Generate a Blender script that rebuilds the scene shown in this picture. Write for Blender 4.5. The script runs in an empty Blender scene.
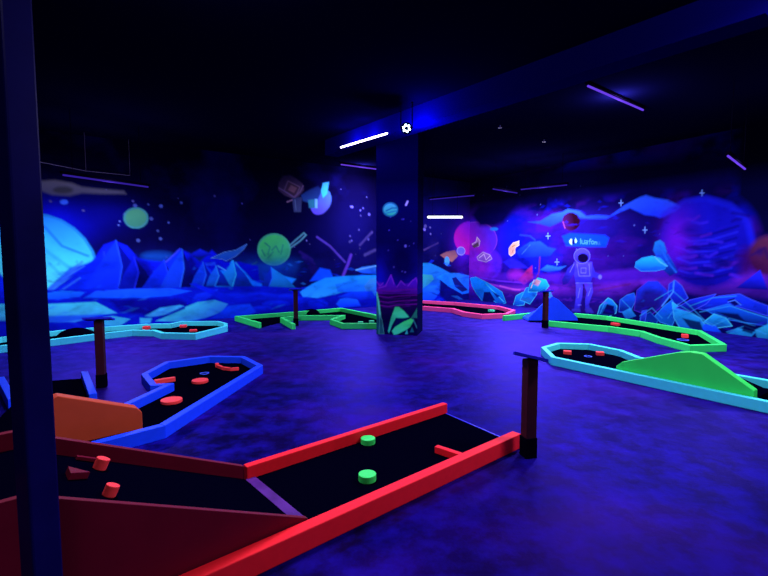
import bpy, bmesh, math, random
import numpy as np
random.seed(7); np.random.seed(7)
S = bpy.context.scene; COL = S.collection

# ------------------------------------------------------------------ camera, world, exposure
F = 465.0; CH = 1.5; PITCH = math.atan(35 / F)
cd = bpy.data.cameras.new('camera'); cam = bpy.data.objects.new('camera', cd); COL.objects.link(cam)
cam.location = (0, 0, CH); cam.rotation_euler = (math.pi / 2 - PITCH, 0, 0)
cd.sensor_width = 36; cd.lens = F / 768 * 36; cd.clip_start = 0.05
S.camera = cam
S.view_settings.view_transform = 'Standard'; S.view_settings.look = 'None'
S.view_settings.gamma = 1; S.view_settings.use_curve_mapping = False
S.view_settings.exposure = 0.0
w = bpy.data.worlds.new('world'); S.world = w; w.use_nodes = True
w.node_tree.nodes['Background'].inputs[0].default_value = (0.01, 0.01, 0.1, 1)
w.node_tree.nodes['Background'].inputs[1].default_value = 0.1

# ------------------------------------------------------------------ geometry of the place
def P(x, y, h=0.0):
    """point of the room at height h measured off the photograph"""
    c, s = math.cos(PITCH), math.sin(PITCH); u = (288 - y) / F
    r = ((x - 384) / F, c + s * u, -s + c * u); t = (h - CH) / r[2]
    return (r[0] * t, r[1] * t)
def Q(l, h): return [P(x, y, h) for x, y in l]
ZC = 3.75
U1 = np.array((0.8195, 0.5731)); U2 = np.array((0.4926, -0.8703))
CORNER = np.array((2.76, 15.07)); WA = CORNER - 14 * U1; WB = CORNER + 17 * U2; WD = WA + 14 * U2

def lin(c):
    c = np.asarray(c, float) / 255
    return np.where(c <= .04045, c / 12.92, ((c + .055) / 1.055) ** 2.4)

# ------------------------------------------------------------------ materials
def mat(name, col, rough=.6, emit=None, es=0, metal=0, noise=0, nscale=20, spec=.12):
    m = bpy.data.materials.new(name); m.use_nodes = True; nt = m.node_tree; b = nt.nodes['Principled BSDF']
    b.inputs['Base Color'].default_value = (*col, 1); b.inputs['Roughness'].default_value = rough
    b.inputs['Metallic'].default_value = metal; b.inputs['Specular IOR Level'].default_value = spec
    if emit: b.inputs['Emission Color'].default_value = (*emit, 1); b.inputs['Emission Strength'].default_value = es
    if noise:
        tc = nt.nodes.new('ShaderNodeTexCoord'); n = nt.nodes.new('ShaderNodeTexNoise'); n.inputs['Scale'].default_value = nscale
        n.inputs['Detail'].default_value = 5
        mx = nt.nodes.new('ShaderNodeMixRGB'); mx.inputs[1].default_value = (*[c * (1 - noise) for c in col], 1)
        mx.inputs[2].default_value = (*[min(1, c * (1 + noise)) for c in col], 1)
        nt.links.new(tc.outputs['Object'], n.inputs['Vector']); nt.links.new(n.outputs['Fac'], mx.inputs[0])
        nt.links.new(mx.outputs[0], b.inputs['Base Color'])
        bp = nt.nodes.new('ShaderNodeBump'); bp.inputs['Strength'].default_value = .15
        nt.links.new(n.outputs['Fac'], bp.inputs['Height']); nt.links.new(bp.outputs[0], b.inputs['Normal'])
    return m
M = dict(
    red=mat('neon_red_paint', (.92, .012, .022), .6, noise=.1),
    crimson=mat('deep_crimson_paint', (.12, .0006, .013), .6, noise=.15, nscale=8),  # a deeper, darker red than the neon rails
    green=mat('neon_green_paint', (.035, .88, .14), .55, noise=.1),
    greenb=mat('neon_green_board_paint', (.03, .74, .09), .6, noise=.08, nscale=6),
    mint=mat('mint_green_paint', (.06, .8, .35), .55, noise=.1),
    cyan=mat('neon_cyan_paint', (.06, .74, .72), .55, noise=.1),
    blue=mat('neon_blue_paint', (.006, .06, .95), .55, noise=.1),
    orange=mat('neon_orange_paint', (.46, .055, .018), .6, noise=.12, nscale=8),
    pink=mat('neon_pink_paint', (.85, .07, .25), .6, noise=.1),
    puckr=mat('coral_red_paint', (.95, .05, .05), .5, noise=.06),
    puckg=mat('bright_green_paint', (.04, .85, .12), .5, noise=.06),
    carpet=mat('black_carpet', (.0004, .0004, .004), 1, noise=.5, nscale=300, spec=.0),
    wood=mat('brown_stained_wood', (.035, .004, .010), .6, noise=.4, nscale=12),
    black=mat('black_plastic', (.0012, .0008, .005), .9, spec=.0),
    plate=mat('sign_plate', (.02, .02, .7), .4),
    strip=mat('brushed_strip', (.08, .015, .18), .5, noise=.7, nscale=9),
    pillar=mat('glossy_dark_blue_wrap', (.003, .002, .06), .3, noise=.6, nscale=5, spec=.06),
    ceil=mat('black_ceiling_paint', (.0006, .0006, .010), .9, spec=.0),
    beam=mat('navy_beam_paint', (.001, .001, .07), .8, spec=.0),
    dark=mat('dark_wall_paint', (.002, .002, .02), .8, spec=0),
    tube=mat('ultraviolet_tube_glow', (.002, .001, .01), .9, (.15, .05, .85), 1.0, spec=0),
    tubedim=mat('dim_ultraviolet_tube_glow', (.002, .001, .01), .9, (.03, .012, .30), 1.0, spec=0),
    bar=mat('white_violet_bar_glow', (.5, .5, .9), .4, (.75, .6, 1.0), 9.0),
    led=mat('blue_led_glow', (.5, .5, .9), .4, (.45, .65, 1.0), 14.0),
    white=mat('white_lamp_glow', (.8, .8, .9), .4, (.75, .8, 1.0), 2.5),
    redl=mat('red_indicator_glow', (.5, .02, .02), .4, (.5, .01, .03), .5),
    bluel=mat('blue_indicator_glow', (.02, .02, .5), .4, (.02, .02, .9), 1.0),
    metal=mat('dull_metal', (.05, .04, .08), .6),
    marker=mat('blue_cup_rim', (.05, .12, .8), .5),
)

def floor_mat():
    m = bpy.data.materials.new('polished_blue_concrete'); m.use_nodes = True; nt = m.node_tree; N = nt.nodes.new; L = nt.links.new
    nt.nodes.remove(nt.nodes['Principled BSDF']); df = N('ShaderNodeBsdfDiffuse'); gl_ = N('ShaderNodeBsdfGlossy'); gl_.inputs['Color'].default_value = (.12, .08, .9, 1)
    tc = N('ShaderNodeTexCoord')
    n1 = N('ShaderNodeTexNoise'); n1.inputs['Scale'].default_value = .9; n1.inputs['Detail'].default_value = 7; n1.inputs['Roughness'].default_value = .6
    n2 = N('ShaderNodeTexNoise'); n2.inputs['Scale'].default_value = 4.5; n2.inputs['Detail'].default_value = 9; n2.inputs['Roughness'].default_value = .65
    n3 = N('ShaderNodeTexNoise'); n3.inputs['Scale'].default_value = .45; n3.inputs['Detail'].default_value = 3
    for n in (n1, n2, n3): L(tc.outputs['Object'], n.inputs['Vector'])
    r1 = N('ShaderNodeValToRGB'); r1.color_ramp.elements[0].position = .42; r1.color_ramp.elements[1].position = .62
    r1.color_ramp.elements[0].color = (.0012, .0006, .026, 1); r1.color_ramp.elements[1].color = (.0055, .0035, .27, 1)
    L(n2.outputs['Fac'], r1.inputs[0])
    r2 = N('ShaderNodeValToRGB'); r2.color_ramp.elements[0].position = .42; r2.color_ramp.elements[1].position = .66
    r2.color_ramp.elements[0].color = (0, 0, 0, 1); r2.color_ramp.elements[1].color = (.55, .55, .55, 1)
    L(n3.outputs['Fac'], r2.inputs[0])
    mx = N('ShaderNodeMixRGB'); L(r2.outputs[0], mx.inputs[0]); L(r1.outputs[0], mx.inputs[1]); mx.inputs[2].default_value = (.05, .002, .19, 1)
    r3 = N('ShaderNodeValToRGB'); r3.color_ramp.elements[0].position = .3; r3.color_ramp.elements[1].position = .75
    r3.color_ramp.elements[0].color = (.22, .22, .22, 1); r3.color_ramp.elements[1].color = (1, 1, 1, 1); L(n1.outputs['Fac'], r3.inputs[0])
    mm = N('ShaderNodeMixRGB'); mm.blend_type = 'MULTIPLY'; mm.inputs[0].default_value = 1
    L(mx.outputs[0], mm.inputs[1]); L(r3.outputs[0], mm.inputs[2]); L(mm.outputs[0], df.inputs['Color'])
    rr = N('ShaderNodeMapRange'); rr.inputs[3].default_value = .26; rr.inputs[4].default_value = .62
    L(n2.outputs['Fac'], rr.inputs[0]); L(rr.outputs[0], gl_.inputs['Roughness'])
    bp = N('ShaderNodeBump'); bp.inputs['Strength'].default_value = .18; bp.inputs['Distance'].default_value = .05
    L(n2.outputs['Fac'], bp.inputs['Height']); L(bp.outputs[0], df.inputs['Normal']); L(bp.outputs[0], gl_.inputs['Normal'])
    fr = N('ShaderNodeFresnel'); fr.inputs['IOR'].default_value = 1.22; mf = N('ShaderNodeMixShader')
    L(fr.outputs[0], mf.inputs[0]); L(df.outputs[0], mf.inputs[1]); L(gl_.outputs[0], mf.inputs[2]); L(mf.outputs[0], nt.nodes['Material Output'].inputs['Surface'])
    return m

# ------------------------------------------------------------------ mesh helpers
def obj(name, bm, m, parent=None, bevel=0, smooth=False):
    bmesh.ops.recalc_face_normals(bm, faces=bm.faces)
    me = bpy.data.meshes.new(name); bm.to_mesh(me); bm.free()
    if m: me.materials.append(M[m] if isinstance(m, str) else m)
    if smooth:
        for p in me.polygons: p.use_smooth = True
    o = bpy.data.objects.new(name, me); COL.objects.link(o)
    if parent:
        o.parent = parent
        bpy_loc = parent.location
        for v in me.vertices: v.co -= bpy_loc if parent.rotation_euler.z == 0 else bpy_loc * 0
    if bevel:
        b = o.modifiers.new('bevel', 'BEVEL'); b.width = bevel; b.segments = 2; b.limit_method = 'ANGLE'
    return o
def tag(o, label=None, cat=None, group=None, kind=None):
    if label: o['label'] = label
    if cat: o['category'] = cat
    if group: o['group'] = group
    if kind: o['kind'] = kind
    return o
def thing(name, label, cat, loc=(0, 0, 0), group=None):
    o = bpy.data.objects.new(name, None); COL.objects.link(o); o.location = loc; o.empty_display_size = .1
    return tag(o, label, cat, group)
def prism(bm, pts, z0, z1):
    """pts 2D; z0/z1 a number or a list per point"""
    n = len(pts); a = z0 if hasattr(z0, '__len__') else [z0] * n; b = z1 if hasattr(z1, '__len__') else [z1] * n
    lo = [bm.verts.new((p[0], p[1], a[i])) for i, p in enumerate(pts)]; hi = [bm.verts.new((p[0], p[1], b[i])) for i, p in enumerate(pts)]
    bm.faces.new(lo[::-1]); bm.faces.new(hi)
    for i in range(n): j = (i + 1) % n; bm.faces.new((lo[i], lo[j], hi[j], hi[i]))
    return bm
def profile(bm, o, d, t, prof):
    """side board: prof = [(s,z)..] outline in the vertical plane through o along d, extruded t along its normal"""
    d = np.array(d) / np.linalg.norm(d); n = np.array((-d[1], d[0]))
    A = [bm.verts.new((*(np.array(o) + d * s), z)) for s, z in prof]; B = [bm.verts.new((*(np.array(o) + d * s + n * t), z)) for s, z in prof]
    bm.faces.new(A); bm.faces.new(B[::-1]); k = len(prof)
    for i in range(k): j = (i + 1) % k; bm.faces.new((A[i], B[i], B[j], A[j]))
    return bm
def cyl(bm, a, b, r, seg=16, r2=None):
    a = np.array(a, float); b = np.array(b, float); d = b - a; d /= np.linalg.norm(d)
    x = np.cross(d, (0, 0, 1) if abs(d[2]) < .9 else (1, 0, 0)); x /= np.linalg.norm(x); y = np.cross(d, x); r2 = r if r2 is None else r2
    A = []; B = []
    for i in range(seg):
        t = 2 * math.pi * i / seg; v = math.cos(t) * x + math.sin(t) * y
        A.append(bm.verts.new(a + v * r)); B.append(bm.verts.new(b + v * r2))
    bm.faces.new(A); bm.faces.new(B[::-1])
    for i in range(seg): j = (i + 1) % seg; bm.faces.new((A[i], A[j], B[j], B[i]))
    return bm
def box(bm, c, sx, sy, sz, ang=0):
    ca, sa = math.cos(ang), math.sin(ang)
    pts = [(c[0] + ca * x - sa * y, c[1] + sa * x + ca * y) for x, y in ((-sx / 2, -sy / 2), (sx / 2, -sy / 2), (sx / 2, sy / 2), (-sx / 2, sy / 2))]
    return prism(bm, pts, c[2], c[2] + sz)
NB = bmesh.new

# ------------------------------------------------------------------ murals: painted wall = fine grid with a paint colour per vertex
KW = np.array((.66, .60, .72))        # palette: the paint colour for a tone wanted under the room's lamps
class Mural:
    def __init__(s, o, d, length, step, z1=ZC, floor=0.0, kw=None):
        s.o = np.array(o, float); s.d = np.array(d, float); s.d /= np.linalg.norm(s.d); s.L = length; s.z1 = z1
        s.ns = int(length / step) + 1; s.nz = int(z1 / step) + 1
        s.s = np.linspace(0, length, s.ns); s.z = np.linspace(0, z1, s.nz)
        s.SS, s.ZZ = np.meshgrid(s.s, s.z, indexing='ij'); s.img = np.zeros((s.ns, s.nz, 3)); s.kw = KW if kw is None else kw
    def m(s, px, py):                 # photo measurement -> metres along the wall, height
        c, sn = math.cos(PITCH), math.sin(PITCH); u = (288 - py) / F
        r = np.array(((px - 384) / F, c + sn * u, -sn + c * u))
        # o + a d = t r.xy
        A = np.array(((s.d[0], -r[0]), (s.d[1], -r[1]))); a, t = np.linalg.solve(A, -s.o)
        return a, CH + t * r[2]
    def pts(s, l): return np.array([s.m(x, y) for x, y in l])
    def col(s, c): return np.clip(lin(c) / s.kw, 0, .96)
    def noise(s, scale, oct=4, seed=0, sx=1.0):
        rs = np.random.RandomState(seed); out = np.zeros_like(s.SS); amp = 1; tot = 0
        for k in range(oct):
            f = scale * 2 ** k; nx = int(s.L * f * sx) + 3; nz = int(s.z1 * f) + 3; g = rs.rand(nx, nz)
            X = s.SS * f * sx; Z = s.ZZ * f; xi = X.astype(int); zi = Z.astype(int); fx = X - xi; fz = Z - zi
            fx = fx * fx * (3 - 2 * fx); fz = fz * fz * (3 - 2 * fz)
            out += amp * ((g[xi, zi] * (1 - fx) + g[xi + 1, zi] * fx) * (1 - fz) + (g[xi, zi + 1] * (1 - fx) + g[xi + 1, zi + 1] * fx) * fz)
            tot += amp; amp *= .55
        return out / tot
    def blend(s, sl, a, c):
        s.img[sl] = s.img[sl] * (1 - a[..., None]) + c * a[..., None]
    def win(s, p, pad):
        i0 = max(0, np.searchsorted(s.s, p[:, 0].min() - pad)); i1 = min(s.ns, np.searchsorted(s.s, p[:, 0].max() + pad))
        j0 = max(0, np.searchsorted(s.z, p[:, 1].min() - pad)); j1 = min(s.nz, np.searchsorted(s.z, p[:, 1].max() + pad))
        return (slice(i0, i1), slice(j0, j1))
    @staticmethod
    def dist(X, Z, p, closed=True):
        d = np.full(X.shape, 1e9); n = len(p)
        for i in range(n if closed else n - 1):
            a = p[i]; b = p[(i + 1) % n]; ab = b - a; L2 = (ab ** 2).sum() + 1e-12
            t = np.clip(((X - a[0]) * ab[0] + (Z - a[1]) * ab[1]) / L2, 0, 1)
            d = np.minimum(d, np.hypot(X - a[0] - t * ab[0], Z - a[1] - t * ab[1]))
        return d
    def poly(s, l, c, c2=None, g=None, soft=.03, op=1.0, edge=None, ew=.02, raw=False):
        """filled shape; c2 with g=((x,y),(x,y)) makes a painted blend of colours; edge paints a brush outline"""
        p = l if raw else s.pts(l); w = s.win(p, soft + ew * 2)
        if w[0].start >= w[0].stop or w[1].start >= w[1].stop: return
        X = s.SS[w]; Z = s.ZZ[w]; ins = np.zeros(X.shape, bool); n = len(p)
        for i in range(n):
            x1, z1 = p[i]; x2, z2 = p[(i + 1) % n]
            if z1 == z2: continue
            cr = ((z1 > Z) != (z2 > Z)) & (X < (x2 - x1) * (Z - z1) / (z2 - z1) + x1); ins ^= cr
        d = s.dist(X, Z, p) * np.where(ins, 1, -1); a = np.clip(.5 + d / soft, 0, 1) * op
        cc = s.col(c)
        if c2 is not None:
            q = s.pts(g) if g is not None else np.array(((0, p[:, 1].max()), (0, p[:, 1].min()))); v = q[1] - q[0]
            t = np.clip(((X - q[0][0]) * v[0] + (Z - q[0][1]) * v[1]) / (v ** 2).sum(), 0, 1)[..., None]
            cc = cc * (1 - t) + s.col(c2) * t
        s.blend(w, a, cc)
        if edge is not None: s.blend(w, np.clip(1 - np.abs(d) / ew, 0, 1) * op, s.col(edge))
    def line(s, l, c, wd=.02, op=1.0):
        p = s.pts(l); w = s.win(p, wd * 1.5)
        if w[0].start >= w[0].stop: return
        d = s.dist(s.SS[w], s.ZZ[w], p, False); s.blend(w, np.clip(1.3 - d / wd, 0, 1) * op, s.col(c))
    def ell(s, cx, cy, rx, ry, c, c2=None, g=None, rot=0, **k):
        r = math.radians(rot); l = []
        for i in range(28):
            t = 2 * math.pi * i / 28; x = rx * math.cos(t); y = ry * math.sin(t)
            l.append((cx + x * math.cos(r) - y * math.sin(r), cy + x * math.sin(r) + y * math.cos(r)))
        s.poly(l, c, c2, g, **k)
    def glow(s, cx, cy, rx, ry, c, op=.6):
        a, b = s.m(cx, cy); ra = abs(s.m(cx + rx, cy)[0] - a); rb = abs(s.m(cx, cy + ry)[1] - b)
        d = ((s.SS - a) / ra) ** 2 + ((s.ZZ - b) / rb) ** 2; al = np.exp(-d * 1.2) * op
        s.img[:] = s.img * (1 - al[..., None]) + s.col(c) * al[..., None]
    def stars(s, n, x0, x1, y0, y1, seed, c=(120, 110, 220), r=.02):
        rs = random.Random(seed)
        for _ in range(n):
            x = rs.uniform(x0, x1); y = rs.uniform(y0, y1); k = rs.uniform(.7, 1.1); a = s.m(x, y)
            rr = r * rs.uniform(.6, 1.5); p = np.array([(a[0] + rr * math.cos(t), a[1] + rr * math.sin(t)) for t in np.linspace(0, 6.28, 7)[:-1]])
            s.poly(p, tuple(k * v for v in c), soft=.02, raw=True)
    def strokes(s, n, x0, x1, y0, y1, cols, seed, op=.45, sl=0.0):
        # loose wedge-shaped brush marks
        rs = random.Random(seed)
        for _ in range(n):
            x = rs.uniform(x0, x1); y = rs.uniform(y0, y1) + sl * (x - x0); L_ = rs.uniform(5, 17) * (.5 + .8 * (y - y0 - sl * (x - x0)) / (y1 - y0)); h = rs.uniform(.7, 2.6); a = rs.uniform(-.45, .35)
            dx, dy = math.cos(a) * L_, math.sin(a) * L_
            l = [(x, y), (x + dx * .5, y + dy * .5 - h), (x + dx, y + dy), (x + dx * .6, y + dy * .6 + h * .6)]
            s.poly(l, rs.choice(cols), soft=.03, op=op * rs.uniform(.5, 1.2))
    def vary(s, amt, seed=1, scale=2.5, amt2=.3, zlim=1.5):
        # airbrush texture: slanted streaks, stronger among the painted rocks
        k = np.clip((zlim + .4 - s.ZZ) / .6, 0, 1); SS, ZZ = s.SS, s.ZZ
        s.SS = ((SS * .9 + ZZ * .45) % (s.L * .98)); s.ZZ = np.clip(np.abs(ZZ * 1.6 - SS * .35) % (s.z1 * .98), 0, s.z1)
        n = s.noise(3.0, 5, seed + 40); s.SS, s.ZZ = SS, ZZ
        r_ = 1 - np.abs(n - .5) * 4
        s.img *= (1 + ((n - .5) * 2.4 * amt2 + (r_ - .5) * .35 * amt2) * k)[..., None]
        s.img = np.clip(s.img, 0, .97)
        s.img *= (1 + (s.noise(scale, 5, seed)[..., None] - .5) * 2 * amt)
        s.img = np.clip(s.img, 0, .97)
    def build(s, name, label=None, parent=None, kind='structure', flip=False):
        co = np.stack([s.o[0] + s.d[0] * s.SS, s.o[1] + s.d[1] * s.SS, s.ZZ], -1).reshape(-1, 3)
        i, j = np.meshgrid(np.arange(s.ns - 1), np.arange(s.nz - 1), indexing='ij'); a = (i * s.nz + j).ravel()
        f = np.stack([a, a + s.nz, a + s.nz + 1, a + 1], -1)
        if flip: f = f[:, ::-1]
        me = bpy.data.meshes.new(name); me.vertices.add(len(co)); me.vertices.foreach_set('co', co.ravel())
        me.loops.add(f.size); me.loops.foreach_set('vertex_index', f.ravel().astype(np.int32))
        me.polygons.add(len(f)); me.polygons.foreach_set('loop_start', np.arange(0, f.size, 4, dtype=np.int32))
        me.update(calc_edges=True); me.validate()
        at = me.color_attributes.new('paint', 'FLOAT_COLOR', 'POINT')
        rgba = np.ones((len(co), 4)); rgba[:, :3] = s.img.reshape(-1, 3); at.data.foreach_set('color', rgba.ravel())
        me.materials.append(mural_mat()); o = bpy.data.objects.new(name, me); COL.objects.link(o)
        if parent: o.parent = parent
        if kind: o['kind'] = kind
        return o
_mm = []
def mural_mat():
    if _mm: return _mm[0]
    m = bpy.data.materials.new('airbrushed_mural_paint'); m.use_nodes = True; nt = m.node_tree; nt.nodes.remove(nt.nodes['Principled BSDF']); b = nt.nodes.new('ShaderNodeBsdfDiffuse')
    a = nt.nodes.new('ShaderNodeAttribute'); a.attribute_name = 'paint'; nt.links.new(a.outputs['Color'], b.inputs['Color'])
    nt.links.new(b.outputs[0], nt.nodes['Material Output'].inputs['Surface']); _mm.append(m); return m

# ============ left mural (origin at its far left end, s grows towards the corner)
A = Mural(WA, U1, 14.0, .02)
zz = A.ZZ[..., None]
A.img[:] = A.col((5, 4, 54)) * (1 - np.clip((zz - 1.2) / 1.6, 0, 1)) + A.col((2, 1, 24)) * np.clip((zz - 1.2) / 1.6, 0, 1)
nb = A.noise(.8, 5, 3); al = np.clip((nb - .5) * 2.2, 0, .5)
A.img = A.img * (1 - al[..., None]) + A.col((8, 6, 80)) * al[..., None]
A.glow(50, 222, 42, 24, (8, 12, 200), .8); A.glow(105, 212, 40, 18, (7, 7, 125), .55)
A.glow(355, 240, 30, 34, (16, 12, 100), .5); A.glow(440, 215, 30, 30, (20, 16, 120), .7)
A.glow(262, 272, 34, 14, (8, 45, 150), .7); A.glow(185, 264, 50, 10, (8, 40, 150), .6)
A.stars(34, 45, 465, 185, 260, 5, (70, 66, 150), .016); A.stars(12, 118, 190, 200, 250, 9, (60, 75, 170), .028)
A.stars(12, 345, 376, 205, 250, 21, (60, 55, 150), .03)
A.ell(64, 202, 4, 2.5, (40, 80, 220))
# saucer-like smear and the pale planet
A.poly([(40, 181), (55, 180), (72, 183), (82, 187), (100, 189), (124, 191), (126, 194), (100, 194), (82, 193), (70, 196), (52, 195), (38, 190)], (78, 74, 92), (60, 58, 90), soft=.06)
A.ell(63, 190, 10, 3.5, (45, 44, 58), soft=.06)
A.ell(32, 280, 67, 66, (25, 110, 220), (60, 200, 250), ((50, 212), (40, 300)), soft=.05, edge=(25, 110, 190), ew=.04)
A.poly([(-30, 250), (45, 232), (60, 250), (85, 258), (97, 262), (92, 270), (60, 300), (-30, 310)], (40, 160, 245), (70, 225, 255), ((60, 240), (40, 290)), soft=.12, op=.9)
A.line([(44, 226), (62, 246), (88, 256)], (20, 95, 215), .03, .7); A.line([(45, 250), (70, 268)], (35, 140, 240), .04, .6)
A.line([(48, 262), (62, 276)], (40, 150, 235), .03, .6)
A.ell(136, 218, 11.5, 9.8, (62, 130, 100), (45, 105, 90), soft=.05, edge=(50, 115, 130), ew=.03)
# ringed green planet
A.line([(289, 246), (297, 239), (304, 233), (306, 235), (300, 241), (290, 248)], (60, 110, 130), .025)
A.line([(257, 262), (250, 266)], (40, 90, 90), .02, .5)
A.ell(274, 249.5, 16, 15.5, (58, 175, 90), (35, 130, 100), ((268, 240), (280, 264)), soft=.04, edge=(60, 150, 120), ew=.03)
for l in ([(265, 243), (270, 247), (268, 254)], [(272, 250), (276, 246), (279, 252)], [(268, 258), (273, 252)], [(283, 245), (281, 254)], [(262, 250), (265, 256)]):
    A.line(l, (30, 110, 95), .025, .7)
A.glow(275, 266, 26, 7, (10, 60, 150), .6)
# floating astronaut with a board
A.poly([(279, 182), (283, 176), (290, 175), (297, 179), (303, 184), (304, 190), (298, 197), (291, 198), (284, 195), (278, 190)], (26, 17, 48), (45, 32, 58), soft=.04)
A.poly([(288, 181), (300, 187), (295, 198), (284, 191)], (40, 26, 46), edge=(71, 51, 81), ew=.022)
A.poly([(291, 185), (297, 188), (294, 193), (288, 190)], (74, 48, 66), soft=.03)
A.line([(279, 188), (286, 192), (294, 197), (300, 192), (303, 186)], (65, 48, 85), .02)
A.poly([(292, 198), (302, 197), (301, 212), (294, 212), (293, 205)], (27, 31, 66), (39, 46, 85), soft=.03)
A.line([(287, 202), (292, 200)], (85, 62, 93), .02); A.line([(295, 200), (296, 210)], (54, 66, 101), .015)
A.ell(321, 202, 9.5, 13.5, (39, 70, 148), (60, 46, 167), ((325, 190), (316, 214)), rot=28, soft=.04)
A.poly([(301, 195), (309, 190), (318, 186), (322, 190), (318, 200), (310, 203), (303, 201)], (10, 18, 71), (17, 39, 93), soft=.05)
A.poly([(323, 183), (329, 182), (327, 194), (323, 198), (321, 191)], (39, 101, 167), (31, 128, 167), soft=.03)
A.poly([(308, 200), (315, 199), (316, 208), (309, 208)], (23, 74, 101), soft=.03); A.poly([(315, 199), (317.5, 199), (317.5, 208), (315, 208)], (70, 117, 187), soft=.02)
# far ridge of blue mountains
rk = dict(soft=.035)
A.poly([(-40, 300), (-10, 262), (10, 285), (30, 275), (48, 290)], (8, 40, 230), (6, 15, 180), **rk)
A.poly([(44, 292), (70, 268), (92, 262), (104, 245), (115, 241), (127, 246), (138, 258), (150, 260), (168, 262), (180, 249), (189, 253), (200, 262), (212, 250), (225, 262), (240, 262), (258, 266), (262, 300), (44, 300)], (8, 22, 215), (5, 8, 150), ((110, 245), (120, 300)), soft=.05)
A.poly([(60, 292), (95, 262), (110, 250), (116, 245), (125, 262), (128, 280), (130, 294)], (6, 34, 250), (5, 20, 230), soft=.15, op=.9)
A.line([(48, 290), (66, 278), (82, 262)], (40, 90, 240), .03, .7); A.line([(45, 296), (60, 284), (75, 276)], (45, 120, 240), .025, .8)
A.line([(110, 272), (111, 258), (104, 266)], (30, 60, 240), .02, .6); A.line([(85, 290), (100, 268), (112, 262)], (20, 50, 250), .03, .6)
A.poly([(138, 275), (128, 262), (136, 256), (150, 264), (156, 280), (140, 290)], (5, 6, 100), soft=.15, op=.8)
A.ell(158, 256, 16, 4, (12, 60, 150), soft=.12, op=.8)
A.poly([(158, 283), (168, 262), (178, 250), (183, 253), (180, 278), (172, 282)], (12, 45, 235), (6, 20, 190), soft=.06)
A.line([(166, 262), (180, 249)], (50, 60, 220), .02, .8)
A.poly([(172, 290), (183, 268), (192, 288)], (10, 50, 240), soft=.06)
A.poly([(184, 262), (192, 256), (200, 270), (196, 288), (188, 276)], (4, 4, 70), soft=.1, op=.8)
A.poly([(189, 255), (200, 249), (207, 252), (212, 255), (198, 257)], (14, 30, 200), (6, 12, 130), soft=.04)
A.poly([(194, 284), (200, 268), (207, 267), (214, 274), (217, 288), (197, 290)], (10, 55, 245), (8, 30, 210), soft=.05)
A.poly([(205, 263), (215, 262), (216, 265), (206, 266)], (20, 60, 220), soft=.03)
A.poly([(211, 258), (225, 252), (236, 250), (247, 244), (244, 249), (236, 256), (226, 261), (222, 259)], (32, 92, 165), (16, 60, 160), soft=.035, edge=(70, 110, 180), ew=.012)
A.poly([(214, 272), (224, 270), (236, 274), (230, 264), (232, 260), (238, 266), (245, 272), (252, 280), (262, 284), (262, 296), (225, 294), (216, 290)], (14, 120, 225), (8, 80, 230), soft=.05)
A.poly([(229, 276), (236, 262), (243, 272), (251, 280)], (40, 140, 210), (12, 90, 225), soft=.04)
A.line([(218, 266), (232, 274), (250, 284)], (60, 140, 220), .02, .7)
A.poly([(270, 275), (271, 268), (284, 276), (296, 279), (290, 286), (282, 292), (262, 292), (270, 284)], (20, 130, 225), (12, 90, 240), soft=.04)
A.poly([(262, 272), (271, 271), (274, 278), (266, 284)], (6, 40, 150), soft=.06, op=.8)
A.poly([(254, 300), (240, 292), (262, 287), (290, 286), (300, 300)], (10, 90, 240), (6, 40, 200), soft=.06)
for k in range(5):
    A.line([(300 + 3 * k, 252 + 5 * k), (312 + 2 * k, 260 + 4 * k)], (26, 14, 92), .05, .8)
A.poly([(300, 262), (308, 258), (320, 268), (318, 282), (300, 285), (297, 275)], (4, 4, 60), soft=.12, op=.7)
A.line([(317, 237), (330, 246), (345, 262)], (62, 42, 150), .035, .8); A.line([(351, 255), (348, 264), (343, 276)], (75, 42, 170), .05, .8)
A.line([(360, 245), (372, 232)], (62, 50, 130), .04, .6); A.line([(365, 255), (375, 250)], (70, 60, 140), .05, .5)
A.poly([(310, 281), (320, 268), (330, 270), (334, 280)], (8, 60, 240), soft=.06)
A.strokes(110, 44, 376, 262, 290, [(4, 8, 110), (5, 10, 130), (10, 70, 240), (14, 40, 230), (30, 110, 225), (4, 5, 80), (8, 20, 190)], 51, .3)
def peak(ax, ay, lx, rx, by, c, cd, mx=None):
    mx = ax + (rx - lx) * .12 if mx is None else mx
    A.poly([(lx, by), ((lx + ax) / 2 - 2, (by + ay) / 2 + 1), (ax, ay), (mx, (ay + by) / 2), (mx - 4, by)], c, tuple(v * .7 for v in c), soft=.025)
    A.poly([(ax, ay), ((rx + ax) / 2 + 1, (by + ay) / 2 - 1), (rx, by), (mx - 4, by), (mx, (ay + by) / 2)], cd, tuple(v * .6 for v in cd), soft=.03)
    A.line([(ax, ay), (mx, (ay + by) / 2), (mx - 4, by)], tuple(min(255, v * 1.25 + 14) for v in c), .018, .6)
peak(104, 252, 52, 128, 292, (8, 30, 225), (7, 20, 190), 106); peak(116, 240.5, 82, 150, 292, (10, 42, 252), (5, 10, 130), 122)
peak(134, 257, 118, 156, 288, (7, 18, 170), (4, 6, 90)); peak(164, 260, 142, 176, 288, (8, 36, 220), (5, 10, 130))
peak(182, 249, 160, 196, 288, (14, 60, 240), (5, 8, 110), 184); peak(203, 262, 190, 216, 288, (12, 60, 245), (6, 20, 160))
peak(233, 261, 216, 254, 288, (20, 125, 220), (8, 50, 190), 236); peak(216, 266, 206, 230, 286, (16, 90, 225), (8, 40, 180))
peak(271, 267, 262, 297, 289, (10, 40, 170), (20, 125, 225), 272)
A.poly([(52, 291), (80, 276), (112, 268), (100, 282), (86, 291)], (8, 36, 240), soft=.05, op=.7)
for l in ([(54, 286), (66, 277), (84, 266)], [(62, 290), (80, 278)], [(50, 290), (62, 278), (78, 264)]): A.line(l, (40, 100, 240), .02, .7)
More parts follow.
